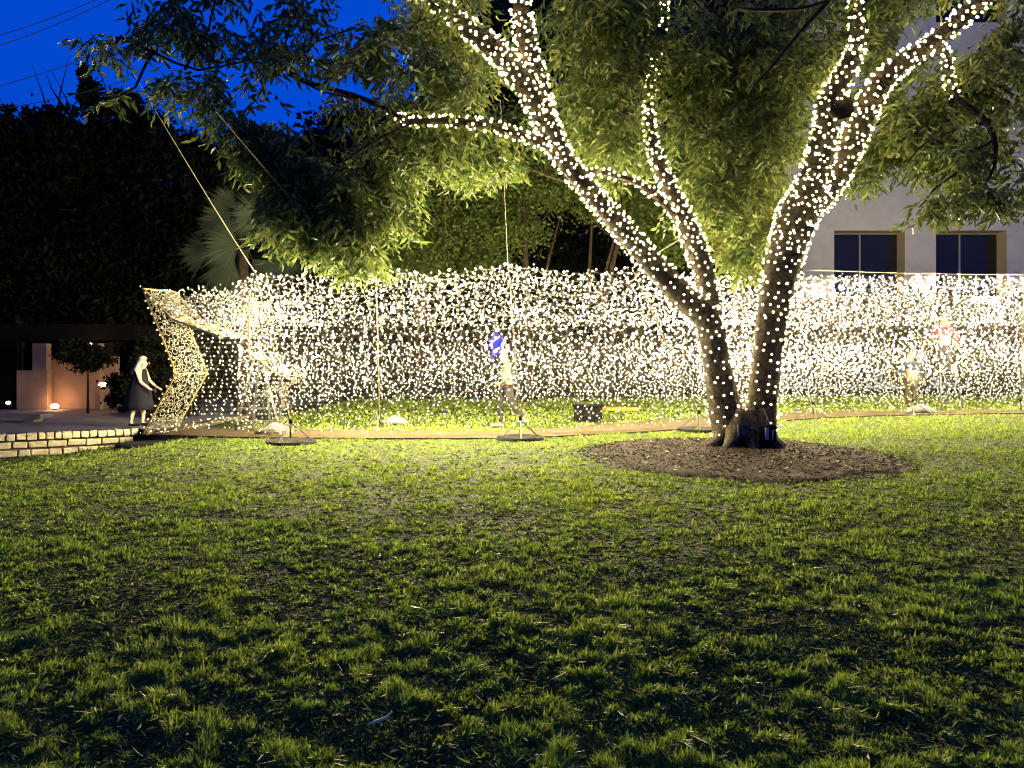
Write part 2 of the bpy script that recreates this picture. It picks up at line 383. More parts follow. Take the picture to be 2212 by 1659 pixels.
# ------------------------------------------------------------------ the lit tree
TY = 13.2
def lp(*pts): return [(at(u, v, TY + dy), wd * (.94 if v > 450 else .84) / 2 / F * (TY + dy)) for (u, v, wd, dy) in pts]
LIMBS = {
 'a_stem': lp((1588, 968, 80, 0), (1580, 930, 78, 0), (1566, 880, 72, 0), (1550, 800, 60, 0), (1538, 730, 60, 0), (1520, 680, 62, 0), (1475, 640, 56, .05), (1400, 560, 48, .1), (1330, 478, 44, .15), (1262, 400, 44, .15), (1212, 335, 48, .1), (1178, 262, 56, 0), (1140, 190, 56, -.2), (1082, 118, 50, -.4), (1005, 55, 40, -.6), (930, -5, 32, -.9), (850, -60, 22, -1.2)),
 'b_up': lp((1180, 268, 46, 0), (1165, 190, 46, -.1), (1140, 110, 44, -.3), (1128, 40, 42, -.5), (1118, -40, 34, -.8), (1090, -130, 24, -1.0)),
 'c_left': lp((1222, 345, 34, .1), (1180, 312, 26, 0), (1120, 290, 22, -.2), (1050, 270, 20, -.5), (960, 260, 17, -.8), (885, 262, 14, -1.1), (845, 240, 10, -1.3), (780, 212, 14, -1.2), (690, 185, 12, -1.5), (620, 160, 9, -1.7)),
 'd_mid': lp((1535, 715, 46, .1), (1532, 640, 44, .3), (1512, 560, 44, .45), (1482, 485, 42, .6), (1445, 405, 36, .7), (1412, 320, 26, .8), (1402, 240, 20, .8), (1412, 150, 17, .7), (1430, 60, 13, .6), (1440, -40, 9, .5)),
 'e_arc': lp((1482, 490, 20, .6), (1440, 445, 17, .5), (1385, 400, 15, .4), (1325, 378, 13, .3), (1262, 368, 12, .2)),
 'f_stem': lp((1632, 968, 84, .05), (1640, 925, 76, .05), (1648, 860, 66, .1), (1655, 780, 64, .1), (1665, 700, 66, .1), (1680, 620, 70, .1), (1698, 545, 74, .05), (1722, 470, 84, 0), (1745, 420, 76, 0), (1768, 350, 62, -.1), (1785, 280, 58, -.2), (1795, 215, 56, -.3), (1825, 160, 44, -.4), (1852, 100, 34, -.5), (1850, 40, 24, -.6), (1840, -40, 16, -.7)),
 'g_right': lp((1735, 460, 66, .15), (1790, 400, 66, .1), (1828, 330, 62, 0), (1862, 255, 58, -.2), (1895, 190, 50, -.4), (1950, 135, 40, -.6), (2010, 95, 34, -.9), (2070, 45, 40, -1.1), (2130, -10, 34, -1.3), (2200, -80, 24, -1.5)),
 'h_hang': lp((2000, 100, 26, -.8), (2036, 112, 17, -.9), (2050, 150, 16, -1.0), (2060, 205, 15, -1.0), (2120, 250, 15, -1.0), (2148, 300, 13, -1.0), (2150, 350, 8, -1.0)),
}
tree = thing('lit_tree', 'large forked tree wound with warm fairy lights, standing in the round mulch bed', 'tree', (MC.x+.45, TY, 0))
TL = Vector(tree.location)
SP = {}
for k, pts in LIMBS.items():
    # slow sideways wander keeps the limbs from reading as pipes
    sp = spline(pts, .10); SP[k] = sp
    mb = MB(); mb.tube([q[0] - TL for q in sp], [q[1] for q in sp], 14, True, .09)
    mb.build('trunk' if 'stem' in k else 'limb', M['bark'], tree, True)
# root flare: buttresses
for ang in (-2.9, -2.3, -1.6, -.9, -.2, .6, 1.6, 2.6):
    b = Vector((at(1610, 968, TY).x, TY, 0)) - TL; d = Vector((math.cos(ang), math.sin(ang), 0)); q = random.uniform(.8, 1.1)
    MB().tube([b + d*.18 + Vector((0, 0, .62)), b + d*.34*q + Vector((0, 0, .28)), b + d*.50*q + Vector((0, 0, .10)), b + d*.78*q + Vector((0, 0, -.02))], [.19, .18, .13, .05], 10, True, .1).build('root', M['bark'], tree, True)
# dark knot where a limb was sawn off
kp = at(1815, 235, TY-.42)
MB().tube([kp - TL, kp + Vector((0, -.10, 0)) - TL], [.22, .20], 12, True, .08).build('sawn_knot', M['bark_dark'], tree, True)

# bare dark branches in front of the crown, outside the lights
for pts in (((1590, 18, -2.0), (1680, 22, -2.2), (1760, 12, -2.3), (1830, -12, -2.4)), ((1788, 5, -2.3), (1730, 70, -2.2), (1670, 140, -2.1), (1615, 205, -2.0)), ((560, 110, -2), (620, 150, -2), (700, 200, -1.8), (780, 215, -1.5)),
            ((640, 130, -1.8), (690, 90, -1.9), (770, 60, -2)), ((250, 80, -2.6), (330, 110, -2.5), (430, 150, -2.4), (560, 120, -2.0)), ((400, 150, -2.4), (450, 60, -2.5), (470, -20, -2.6)),
            ((1400, 150, .5), (1520, 120, .4), (1640, 90, .2)), ((2110, 150, -1), (2180, 200, -1.2), (2260, 230, -1.4)), ((2148, 300, -1), (2080, 330, -1.2), (2010, 300, -1.4), (1960, 350, -1.5)), ((2150, 350, -1), (2120, 410, -1), (2060, 450, -1.1), (2000, 470, -1.2)),
            ((2070, 370, -1.1), (2020, 410, -1.2), (1985, 450, -1.2)), ((900, 262, -1.1), (820, 300, -1.4), (740, 350, -1.6), (680, 430, -1.7)), ((740, 350, -1.6), (640, 380, -1.9), (560, 330, -2.1)),
            ((260, 75, -2.6), (232, 120, -2.7), (200, 150, -2.8)), ((330, 110, -2.5), (290, 190, -2.7), (230, 215, -2.9)), ((1250, 395, .2), (1180, 380, .6), (1100, 330, 1.0)), ((1550, 300, .8), (1620, 330, .8), (1680, 300, .6))):
    sp = spline([(at(u, v, TY + d), 0) for u, v, d in pts], .25); L = len(sp)
    thick = .030 if pts[0][0] in (1590, 1788) else .022
    MB().tube([q[0] - TL + Vector((random.uniform(-.02, .02), 0, random.uniform(-.02, .02))) for q in sp], [thick * (1 - .6*i/L) for i in range(L)], 6).build('branch', M['bark_dark'], tree, True)

# crown: sprays of narrow drooping leaflets filling a volume of ellipsoids round the limbs
CL = [ # u, v, dy, ru, rv, ry, sprays
 (340, 55, -2.4, 95, 50, .8, 330), (300, 175, -2.6, 70, 55, .8, 260), (450, 55, -2.4, 90, 60, .9, 300), (560, 40, -2.2, 80, 70, .9, 360), (430, 165, -2.3, 90, 50, .8, 250),
 (480, 240, -2.1, 90, 36, .8, 190), (620, 130, -2.0, 90, 70, 1, 330), (740, 60, -1.8, 110, 60, 1, 480), (720, 180, -1.7, 90, 50, 1, 330), (850, 90, -1.4, 90, 90, 1.2, 600),
 (820, 215, -1.2, 100, 50, 1, 360), (600, 330, -2.0, 80, 60, .9, 520), (690, 380, -1.7, 90, 80, 1, 640), (640, 470, -1.7, 80, 70, .9, 480), (740, 500, -1.5, 80, 70, .9, 600), (820, 400, -1.3, 80, 90, .9, 560),
 (900, 320, -1.1, 90, 60, .9, 480), (960, 200, -.6, 90, 70, 1.2, 480), (1010, 100, .6, 110, 90, 1.2, 520), (940, 20, -.6, 90, 60, 1.2, 360), (1050, 330, .2, 90, 50, .9, 300), (1260, 90, 1.0, 90, 110, 1.2, 620), (1240, 240, 1.2, 90, 90, 1.2, 420),
 (1330, 40, .0, 120, 80, 1.3, 620), (1330, 180, .6, 90, 100, 1.2, 560), (1480, 60, .2, 110, 90, 1.3, 640), (1500, 190, .6, 110, 90, 1.2, 640), (1620, 60, -.2, 110, 80, 1.4, 560), (1630, 180, .2, 100, 100, 1.3, 620),
 (1350, 320, 1.2, 90, 70, 1.0, 380), (1540, 310, .9, 90, 80, 1.1, 560), (1640, 310, .7, 80, 90, 1.1, 480), (1570, 430, 1.2, 80, 80, .9, 420), (1620, 520, 1.3, 60, 60, .8, 330), (1500, 420, 1.4, 60, 60, .8, 220),
 (1740, 60, .4, 90, 90, 1.3, 520), (1740, 180, .8, 80, 90, 1.2, 420), (1870, 40, .6, 90, 80, 1.3, 480), (1960, 60, .3, 100, 70, 1.3, 460), (1960, 220, .2, 90, 70, 1.1, 460), (2010, 300, -.2, 100, 50, 1.0, 420), (1900, 330, .4, 60, 40, .8, 200),
 (2080, 180, -.6, 100, 80, 1.1, 440), (2170, 90, -.6, 90, 90, 1.2, 480), (2170, 230, -1, 70, 90, 1.0, 380), (2110, 320, -1, 90, 60, .9, 360), (2090, 390, -1.1, 90, 45, .8, 240), (2030, 440, -1.2, 60, 24, .6, 60), (2180, 400, -1, 50, 36, .7, 110), (1850, 380, .5, 60, 24, .5, 80),
]
P_, D_, L_, W_ = [], [], [], []; TW = MB()
for (u, v, dy, ru, rv, ry, ns) in CL:
    if v > 290 and u < 920: dy += 1.0
    c = at(u, v, TY + dy); Y = TY + dy; ns = int(ns * (.18 if (u < 900 and v < 260) else (.56 if u < 1700 else .40)))
    nc = max(5, ns // (16 if (u < 900 and v < 260) else 9)); q = unit(R.normal(size=(nc, 3))) * (R.rand(nc, 1) ** .5)
    CC = np.array(c)[None] + q * np.array([ru/F*Y, ry, rv/F*Y])[None] * 1.15
    C = CC[R.randint(0, nc, ns)] + R.normal(size=(ns, 3)) * np.array([[.13, .13, .10]])
    # keep the lit limbs mostly free: no sprays right in front of them
    ok = np.ones(ns, bool)
    for k, sp in SP.items():
        pts = np.array([[a.x/a.y, a.z, a.y, r/a.y] for a, r in sp[::3]])
        ux = C[:, 0]/C[:, 1]; uz = (C[:, 2]-EYE)/C[:, 1]
        pu = pts[:, 0]; pz = np.array([(a.z-EYE)/a.y for a, r in sp[::3]])
        d = np.sqrt((ux[:, None]-pu[None])**2 + (uz[:, None]-pz[None])**2); j = d.argmin(1)
        near = d[np.arange(ns), j] < pts[j, 3] + .028
        ok &= ~(near & (C[:, 1] < pts[j, 2]) & (R.rand(ns) < np.where(C[:, 2] > 6.2, .45, .93)))
    C = C[ok]; ns = len(C)
    az = R.rand(ns)*6.283; dirs = np.stack([np.cos(az), np.sin(az), -.35 - .8*R.rand(ns)], 1); dirs = unit(dirs); ln = .22 + .26*R.rand(ns)
    nl = 6
    for j in range(nl):
        t = (j + .5)/nl; base = C + dirs*(ln*t)[:, None]; base[:, 2] -= .08*t*t
        sd = unit(np.cross(dirs, np.tile([[0, 0, 1.]], (ns, 1)))) * (1 if j % 2 else -1)
        P_.append(base); D_.append(sd*.8 + dirs*.7 + np.array([[0, 0, -.45]]) + R.normal(size=(ns, 3))*.42)
        L_.append((.13 + .09*R.rand(ns)) * (1.15 - .4*abs(t-.5))); W_.append(.040 + .034*R.rand(ns))
    for i in range(0, ns, 5):
        a = Vector(C[i]); TW.tube([a, a + Vector(dirs[i])*float(ln[i])*.6 + Vector((0, 0, -.02)), a + Vector(dirs[i])*float(ln[i]) + Vector((0, 0, -.08))], .004, 3, False)
V = leaves(np.concatenate(P_), np.concatenate(D_), np.concatenate(L_), np.concatenate(W_)) - np.array(TL)[None]
link('crown', np_mesh('crown', V, LEAF_F, 4), M['leaf'], tree)
TW.v = [tuple(Vector(q) - TL) for q in TW.v]; TW.build('twigs', M['bark_dark'], tree)

# ------------------------------------------------------------------ fairy lights wound round the limbs
def bulb_mesh(r=.011, h=.030, down=False):
    mb = MB(); n = 6; s = -1 if down else 1
    mb.v = [(r*.45*math.cos(k*math.pi/3), r*.45*math.sin(k*math.pi/3), 0) for k in range(n)] + [(r*math.cos(k*math.pi/3), r*math.sin(k*math.pi/3), s*h*.55) for k in range(n)] + [(0, 0, s*h), (0, 0, 0)]
    for k in range(n): mb.f += [(k, (k+1) % n, n+(k+1) % n, n+k), (n+k, n+(k+1) % n, 12), ((k+1) % n, k, 13)]
    return mb
OCT_F = [(0, 2, 4), (2, 1, 4), (1, 3, 4), (3, 0, 4), (2, 0, 5), (1, 2, 5), (3, 1, 5), (0, 3, 5)]
def octs(P, r, stretch=1.0):
    P = np.asarray(P); n = len(P); r = np.broadcast_to(r, (n,))[:, None]
    return np.stack([P + d*r for d in (np.array([[1., 0, 0]]), np.array([[-1., 0, 0]]), np.array([[0, 1., 0]]), np.array([[0, -1., 0]]), np.array([[0, 0, stretch]]), np.array([[0, 0, -stretch]]))], 1).reshape(-1, 3)

def lights_thing(name, label, cat, loc, P, m, nobj, r, key, wire=None, wire_m=None, group=None, cone=True):
    """bulbs at P: the nobj that show largest as objects, the rest as one stuff part"""
    t = thing(name, label, cat, loc, group); L = np.array(loc); P = np.asarray(P) - L
    idx = np.argsort(key)
    me = bulb_mesh(r*1.1, r*2.9).mesh('bulb'); me.materials.append(m)
    for i in idx[:nobj]:
        o = bpy.data.objects.new('bulb', me); COL.objects.link(o); o.parent = t; o.location = P[i]
        o.rotation_euler = (random.uniform(-.5, .5), random.uniform(-.5, .5), random.uniform(0, 6))
    rest = idx[nobj:]
    if len(rest): link('bulb', np_mesh('bulbs', octs(P[rest], r*(.6 + .7*R.rand(len(rest))), 1.25), OCT_F, 6), m, t, kind='stuff')
    if wire is not None: wire.v = [tuple(Vector(q) - Vector(loc)) for q in wire.v]; wire.build('wire', wire_m, t)
    return t

BP = []; BN = []; WM = MB()
for k, sp in SP.items():
    s = 0; ph = random.uniform(0, 6); prev = None; acc = 0; wp = []
    # arc-length helix
    lim = len(sp) if k != 'c_left' else int(len(sp)*.70)
    for i in range(3 if 'stem' in k else 1, lim-1):
        p, r = sp[i]; t = (sp[i+1][0] - sp[i-1][0]).normalized(); upv = Vector((0, 0, 1)) if abs(t.z) < .9 else Vector((1, 0, 0))
        e1 = t.cross(upv).normalized(); e2 = t.cross(e1)
        seg = (sp[i+1][0] - p).length; hz = p.z; pitch = .185 if hz < 2.0 else .14 if hz < 3.2 else .085
        nst = max(2, int(seg/pitch*2*math.pi*(r+.02)/.06))
        if k == 'h_hang' and p.z < EYE + (CV-198)/F*p.y: continue
        for j in range(nst):
            f = j/nst; ph += seg/pitch*2*math.pi/nst
            q = p.lerp(sp[i+1][0], f) + (e1*math.cos(ph) + e2*math.sin(ph))*(r*1.07 + .012)
            wp.append(q); acc += .06*random.choice((.3, .7, 1, 1.2, 1.6))
            if acc > ((.112 if hz < 3.2 else .082)):
                acc = 0; e = (e1*math.cos(ph) + e2*math.sin(ph)); BP.append(q + e*.012 + t*random.uniform(-.07, .07)); BN.append((e + Vector((0, 0, .15)) + Vector([random.uniform(-.5, .5) for _ in range(3)])).normalized())
    if len(wp) > 3: WM.tube(wp[::2], .004, 3, False)
BP = np.array([tuple(b) for b in BP]); BN = np.array([tuple(b) for b in BN]); print('tree bulbs', len(BP))
def capped_bulb(r):
    """glowing cone out of a dark flared socket, pointing along +z"""
    v, f = [], []; n = 6
    for rr, z in ((r*1.9, -.1*r), (r*.9, -.1*r), (r, r*.9), (0, r*2.3), (0, -1.2*r)):
        v += [(rr*math.cos(k*math.pi/3), rr*math.sin(k*math.pi/3), z) for k in range(n)] if rr else [(0, 0, z)]
    for k in range(n):
        q = (k+1) % n; f += [(k, q, n+q, n+k), (n+k, n+q, 2*n+q, 2*n+k), (2*n+k, 2*n+q, 3*n), (q, k, 3*n+1)]
    return np.array(v), f, [0 if i % 4 in (0, 3) else 1 for i in range(4*n)]
CBV, CBF, CBM = capped_bulb(.0135)
fl = thing('fairy_lights', 'warm white fairy lights wound tightly round the forked tree', 'string lights', tuple(TL))
cme = bpy.data.meshes.new('bulb'); cme.from_pydata(CBV.tolist(), [], CBF); cme.materials.append(M['black']); cme.materials.append(M['bulb_tree']); cme.polygons.foreach_set('material_index', CBM)
order = np.argsort(BP[:, 1] + .25*np.abs(BP[:, 2] - 2.0) + (BN[:, 1] > .2)*3)
LB = BP - np.array(TL)[None]
for i in order[:300]:
    o = bpy.data.objects.new('bulb', cme); COL.objects.link(o); o.parent = fl; o.location = LB[i]
    o.scale = [(1.0 + .10*max(0, BP[i][2]-3.2))*random.uniform(.7, 1.2)]*3; o.rotation_mode = 'QUATERNION'; o.rotation_quaternion = Vector((0, 0, 1)).rotation_difference(Vector(BN[i]))
rest = order[300:]; Zr = unit(BN[rest]); Xr = unit(np.cross(Zr, np.tile([[.3, .2, .9]], (len(rest), 1)))); Yr = np.cross(Zr, Xr)
sc = ((1.0 + .10*np.clip(BP[rest][:, 2]-3.2, 0, 9))*(.65 + .6*R.rand(len(rest))))[:, None, None]
V = LB[rest][:, None, :] + sc*(CBV[None, :, 0:1]*Xr[:, None, :] + CBV[None, :, 1:2]*Yr[:, None, :] + CBV[None, :, 2:3]*Zr[:, None, :])
rme = np_mesh('bulb_rest', V.reshape(-1, 3), CBF, len(CBV)); rme.materials.append(M['black']); rme.materials.append(M['bulb_tree']); rme.polygons.foreach_set('material_index', np.tile(CBM, len(rest)).astype(np.int32))
link('bulb', rme, None, fl, kind='stuff')
WM.v = [tuple(Vector(q) - TL) for q in WM.v]; WM.build('wire', M['wire_green'], fl)

# ------------------------------------------------------------------ light tunnel
NB = [(308, 15.7), (600, 15.15), (1000, 15.2), (1250, 15.9), (1400, 16.7), (1560, 18.2), (1700, 19.9), (1850, 21.2), (2000, 22.0), (2300, 23.0), (2600, 23.6)]
NU = np.array([a for a, b in NB]); NY = np.array([b for a, b in NB])
TOPU = np.array([300, 420, 500, 552, 640, 720, 812, 900, 960, 1098, 1180, 1260, 1365, 1450, 1600, 1740, 1850, 1940, 2030, 2120, 2212, 2300, 2600])
TOPV = np.array([624, 624, 620, 586, 596, 590, 570, 588, 588, 566, 578, 590, 578, 592, 590, 597, 594, 600, 592, 600, 598, 600, 600])
def near_pt(u, f, back=0.0):
    """point of the near curtain, f 0 at its foot, 1 at its top"""
    u = np.asarray(u, float); y = np.interp(u, NU, NY) + back + .25*(fbm(u*.012, f*2.0+0*u, 77)-.5)
    zt = EYE - (np.interp(u, TOPU, TOPV) - CV)/F*y; zb = .06
    return np.stack([(u-CU)/F*y, y, zb + (zt-zb)*f], -1)
def net_wires(P, cols, rows, m_r=.0035):
    pass
def strands(fn, nu, nf, jx, jz, r, seedm, du):
    """hanging strings: columns nu of points at fractions nf; returns bulbs and wire"""
    pts = []; mb = MB()
    return pts, mb
def curtain(us, nrow, fn, jit, drop=0.0, wirestep=1):
    B = []; mb = MB(); prevcol = None
    for ci, u in enumerate(us):
        f = (np.arange(nrow) + .5 + R.uniform(-.25, .25, nrow) + (.5 if ci % 2 else 0)) / nrow
        col = fn(np.full(nrow, u) + R.uniform(-1, 1, nrow)*jit[0]*1.9, f); col = col + R.uniform(-1, 1, (nrow, 3))*np.array(jit[1])[None]
        if ci % wirestep == 0:
            mb.tube([tuple(c) for c in col], .0028, 3, False)
            if prevcol is not None:
                for a in range(0, nrow-1, 2):
                    p, q = prevcol[a], col[min(a+(ci % 4 == 0), nrow-1)]
                    mid = (p+q)/2 - np.array([0, 0, .025]); mb.tube([tuple(p), tuple(mid), tuple(q)], .0026, 3, False)
            prevcol = col
        keep = R.rand(nrow) > drop; B.append(col[keep])
    return np.concatenate(B), mb
# spacing ~.15 m along the curtain
def u_steps(u0, u1, step):
    us = [u0]
    while us[-1] < u1:
        y = np.interp(us[-1], NU, NY); y2 = np.interp(us[-1]+5, NU, NY); ds = math.hypot(((us[-1]+5-CU)*y2-(us[-1]-CU)*y)/F, y2-y)/5
        us.append(us[-1] + step/ds)
    return np.array(us)
us = u_steps(515, 2420, .110)
B1, W1 = curtain(us, 27, lambda u, f: near_pt(u, f), (4, (.02, .09, .035)), .04)
sel = (R.rand(len(B1)) < .32) & (B1[:, 2] > 1.1)
o = lights_thing('light_curtain', 'long near curtain of warm white net lights facing the lawn', 'light curtain', (0, 15.2, 0), B1[sel], M['bulb'], 300, .0088, B1[sel][:, 1], W1, M['wire'])
link('faint_bulb', np_mesh('faint_bulb', octs(B1[~sel] - np.array([[0, 15.2, 0]]), .0085 + .009*R.rand((~sel).sum())), OCT_F, 6), M['bulb_soft'], o, kind='stuff')
# sparse near wall beside the star, through which the rows inside are seen
us = u_steps(390, 540, .135)
B1b, W1b = curtain(us, 19, lambda u, f: near_pt(u, f), (4, (.02, .05, .03)), .20)
lights_thing('light_curtain', 'thinner curtain of net lights between the gold star and the long curtain', 'light curtain', (-4.5, 15.3, 0), B1b, M['bulb_cool'], 60, .0105, B1b[:, 1], W1b, M['wire'])
# roof net: sags between the poles, spans from the near wall to the far wall
def roof_pt(u, f):
    p = near_pt(u, np.ones_like(f), 0); w_ = 3.9
    y = p[:, 1] + f*w_; z = p[:, 2]*(1-f) + (EYE + 78/F*y)*f - .10*np.sin(f*np.pi) - .02 + .16*(fbm(u*.02, f*5, 5)-.5)
    return np.stack([p[:, 0] + f*w_*(-.12 + .0002*(u-CU)*1.5), y, z], -1)
us = u_steps(440, 2420, .135)
B2, W2 = curtain(us, 30, roof_pt, (5, (.03, .03, .05)), .15, 2)
lights_thing('light_canopy', 'sagging roof of net lights over the path, above the hanging curtains', 'light canopy', (0, 17, 3), B2, M['bulb_soft'], 0, .0125, B2[:, 1], W2, M['wire_far'])
# far wall
def far_pt(u, f):
    u = np.asarray(u, float); y = np.interp(u, NU, NY) + 4.6 + .3*(fbm(u*.013, f*2, 31)-.5)
    return np.stack([(u-CU)/F*y*.985 - .1, y, EYE - 88/F*y + (126/F*y)*f], -1)
us = u_steps(520, 2500, .115)
B3, W3 = curtain(us, 19, far_pt, (3, (.02, .08, .03)), .05, 2)
lights_thing('light_curtain', 'farther curtain of net lights on the other side of the path', 'light curtain', (0, 20, 0), B3, M['bulb_cool'], 0, .0125, B3[:, 1], W3, M['wire_far'])
# third layer, the second arm of the display behind, denser to the right
def far2_pt(u, f):
    u = np.asarray(u, float); y = np.interp(u, NU, NY) + 6.0 + .5*(fbm(u*.011, f*2, 55)-.5)
    return np.stack([(u-CU)/F*y, y, EYE - 80/F*y + (130/F*y)*f + .9*np.maximum(f-.75, 0)], -1)
us = u_steps(540, 2500, .125)
B4, W4 = curtain(us, 20, far2_pt, (3, (.03, .15, .05)), .30, 3)
lights_thing('light_curtain', 'hindmost curtain of net lights, closest to the trees and building', 'light curtain', (0, 22.5, 0), B4, M['bulb_cool'], 0, .0135, B4[:, 1], W4, M['wire_far'])
print('net bulbs', len(B1)+len(B1b), len(B2), len(B3), len(B4))

# star portal at the open end
SF = [(308, 623), (372, 690), (474, 727), (537, 650), (537, 761), (604, 812), (560, 845), (585, 941), (470, 905), (308, 938), (381, 807)]
SY0, SYK = 15.55, -.0018      # the star's face swings slightly towards the viewer at its right
def star_p(u, v, back=0.0): y = SY0 + SYK*(u-308); p = at(u, v, y); return p + Vector((.33*back, .75*back, 0))
star = thing('star_portal', 'gold framed star shaped entrance with lacy panels at the left end of the lights', 'star portal', tuple(star_p(308, 938)))
SL = Vector(star.location)
nS = len(SF)
for i in range(nS):
    a, b = SF[i], SF[(i+1) % nS]
    w_ = .030 if i in (0, 1) else .018 if i in (0, 3, 4, 8, 9, 10) else .009; gm = M['lace_dim'] if 5 <= i <= 7 else M['gold']
    MB().tube([star_p(*a) - SL, star_p(*b) - SL], w_, 4).build('front_rail', gm, star)
    if i in (0, 1, 8, 9, 10): MB().tube([star_p(*a, 1) - SL, star_p(*b, 1) - SL], .013, 4).build('rear_rail', M['gold'], star)
    MB().tube([star_p(*a) - SL, star_p(*a, 1) - SL], .012 if i in (0, 1, 9, 10) else .006, 4).build('spacer', M['gold'] if i in (0, 1, 9, 10) else M['lace_dim'], star)
def ring(mb, c, ex, ey, r, w_):
    n = 9; b = len(mb.v); nrm = ex.cross(ey)
    for k in range(n):
        a = 2*math.pi*k/n; d = ex*math.cos(a) + ey*math.sin(a)
        mb.v += [tuple(c + d*(r-w_) ), tuple(c + d*(r+w_)), tuple(c + d*r + nrm*w_)]
    for k in range(n):
        i, j = b+3*k, b+3*((k+1) % n); mb.f += [(i, j, j+1, i+1), (i+1, j+1, j+2, i+2), (i+2, j+2, j, i)]
SB = []
for i in range(nS):
    a0, b0 = star_p(*SF[i]), star_p(*SF[(i+1) % nS]); a1 = star_p(*SF[i], 1); ex = (b0-a0); Ln = ex.length; ex.normalize(); ey = (a1-a0); Ld = ey.length; eyn = ey.normalized()
    mb = MB(); placed = []
    right = 2 <= i <= 7
    for tr in range(90 if right else 900):
        r = random.choice((.026, .034, .046, .060)); s, t = random.uniform(0, Ln), random.uniform(0, Ld)
        if all((s-p[0])**2 + (t-p[1])**2 > (r+p[2])**2*.92 for p in placed):
            placed.append((s, t, r)); c = a0 + ex*s + eyn*t - SL; e2 = (eyn - ex*eyn.dot(ex)).normalized(); ring(mb, c, ex, e2, r, .0065)
    mb.build('lace_panel', M['lace_dim'] if right else M['lace'], star, kind='stuff')
    for q in range(int(Ln*Ld*34) if i in (0, 1, 8, 9, 10) else 0): SB.append(a0 + ex*random.uniform(0, Ln) + eyn*random.uniform(0, Ld) + Vector((random.uniform(-.03, .03), random.uniform(-.04, .04), random.uniform(-.03, .03))))
    for q in range(int(Ln/.16) if i in (0, 8, 9, 10) else 0): SB.append(a0 + ex*(q*.16) + Vector((-.03, -.03, random.uniform(-.02, .04))))
# lacy bubbles and rows of lights on the cheek panel above the opening
mb = MB(); placed = []; A, Bv, C_ = star_p(330, 640), star_p(500, 640), star_p(474, 722)
for tr in range(1500):
    u, v = random.uniform(325, 505), random.uniform(640, 725); lim = np.interp(u, [308, 372, 474, 515], [623, 690, 727, 650])
    if v > lim - 4: continue
    r = random.choice((.024, .034, .046)); c = star_p(u, v, .12)
    if all((c-p[0]).length > (r+p[1])*.96 for p in placed): placed.append((c, r)); ring(mb, c - SL, Vector((1, 0, 0)), Vector((0, 0, 1)), r, .0055)
mb.build('lace_panel', M['lace'], star, kind='stuff')
for q in range(800):
    u, v = random.uniform(318, 610), random.uniform(618, 722); lim = np.interp(u, [308, 372, 474, 515, 537], [630, 686, 722, 722, 760])
    if v < lim: SB.append(star_p(u, v, random.uniform(.2, 1.4)))
SB = np.array([tuple(b) for b in SB])
lights_thing('fairy_lights', 'warm fairy lights strung over the lacy panels of the gold star', 'string lights', tuple(SL), SB, M['bulb_soft'], 150, .0095, SB[:, 1])
# rows of lights seen inside the star opening
B5 = []; mb = MB()
for row in range(26):
    z = .25 + row*.105; xs_ = np.arange(-7.4, -4.2, .20) + R.uniform(-.03, .03) ; y = 18.3 + .15*math.sin(row)
    for x in xs_: B5.append((x + random.uniform(-.04, .04), y + .15*(x+5), z + random.uniform(-.015, .015)))
    mb.tube([(-7.5, y-.37, z), (-5.8, y-.1, z-.01), (-4.1, y+.13, z)], .003, 3, False)
B5 = np.array(B5)
lights_thing('light_curtain', 'straight horizontal rows of lights seen through the star opening', 'light curtain', (-6, 18.3, 0), B5, M['bulb_soft'], 120, .0125, B5[:, 1], mb, M['wire'])

# stands with bamboo poles
def stand(u, vb, top_u, top_v, label, disc=True, leg=.42, dy=.5):
    y = EYE*F/(vb-CV); b = at(u, vb, y); b.z = 0
    t = thing('support_stand', label, 'stand', tuple(b), 'tripod stands holding up the light net')
    top = at(top_u, top_v, np.interp(top_u, NU, NY) - .04) - b
    MB().tube([(0, 0, .10), tuple(Vector((0, 0, .34)).lerp(top, .02)), tuple(top.lerp(Vector((0, 0, .3)), .5)), tuple(top)], [.018, .015, .012, .009], 8).build('pole', M['bamboo'], t, True)
    MB().tube([(0, 0, .36), (0, 0, .44)], .035, 10).build('collar', M['black'], t, True)
    a0 = random.uniform(-.3, .3)
    for k in range(3):
        a = a0 + k*2.094 + .35
        MB().tube([(0, 0, .38), (leg*math.cos(a), leg*.8*math.sin(a), .02)], .013, 6).build('leg', M['steel'], t)
    if disc:
        mb = MB(); nn = 28
        prof = [(.0, .02), (.36, .035), (.42, .055), (.455, .045), (.47, -.01)]
        for rr, z in prof:
            for k in range(nn): a = 2*math.pi*k/nn; mb.v.append((rr*math.cos(a), rr*math.sin(a), z + .004*math.sin(a*5)))
        for i in range(4):
            for k in range(nn): mb.f.append((i*nn+k, i*nn+(k+1) % nn, (i+1)*nn+(k+1) % nn, (i+1)*nn+k))
        mb.build('dark_disc', M['black'], t, True)  # low black disc with a raised rim, lying on the grass
    return t
stand(628, 957, 552, 588, 'tripod stand on a black disc in the grass beside the stepladder')
stand(1124, 948, 1098, 566, 'tripod stand on a black disc, right by the person walking')
stand(1510, 930, 1365, 578, 'tripod stand half hidden behind the left fork of the lit tree', True, .5)
stand(1757, 904, 1850, 594, 'tripod stand just right of the lit tree trunk at the path edge', False, .5)
stand(1972, 897, 2030, 592, 'tripod stand at the path edge below the person in red', False, .6)
stand(2205, 895, 2212, 598, 'tripod stand cut by the right edge of the photo', False, .6)
stand(820, 931, 812, 570, 'tripod stand inside the lights with its pole in the second peak', False, .4)
t = thing('dark_disc', 'dark round disc in the grass near the foot of the gold star', 'disc', (-7.05, 14.75, float(lawn_z(-7.05, 14.75)) + .01))
mb = MB(); nn = 28
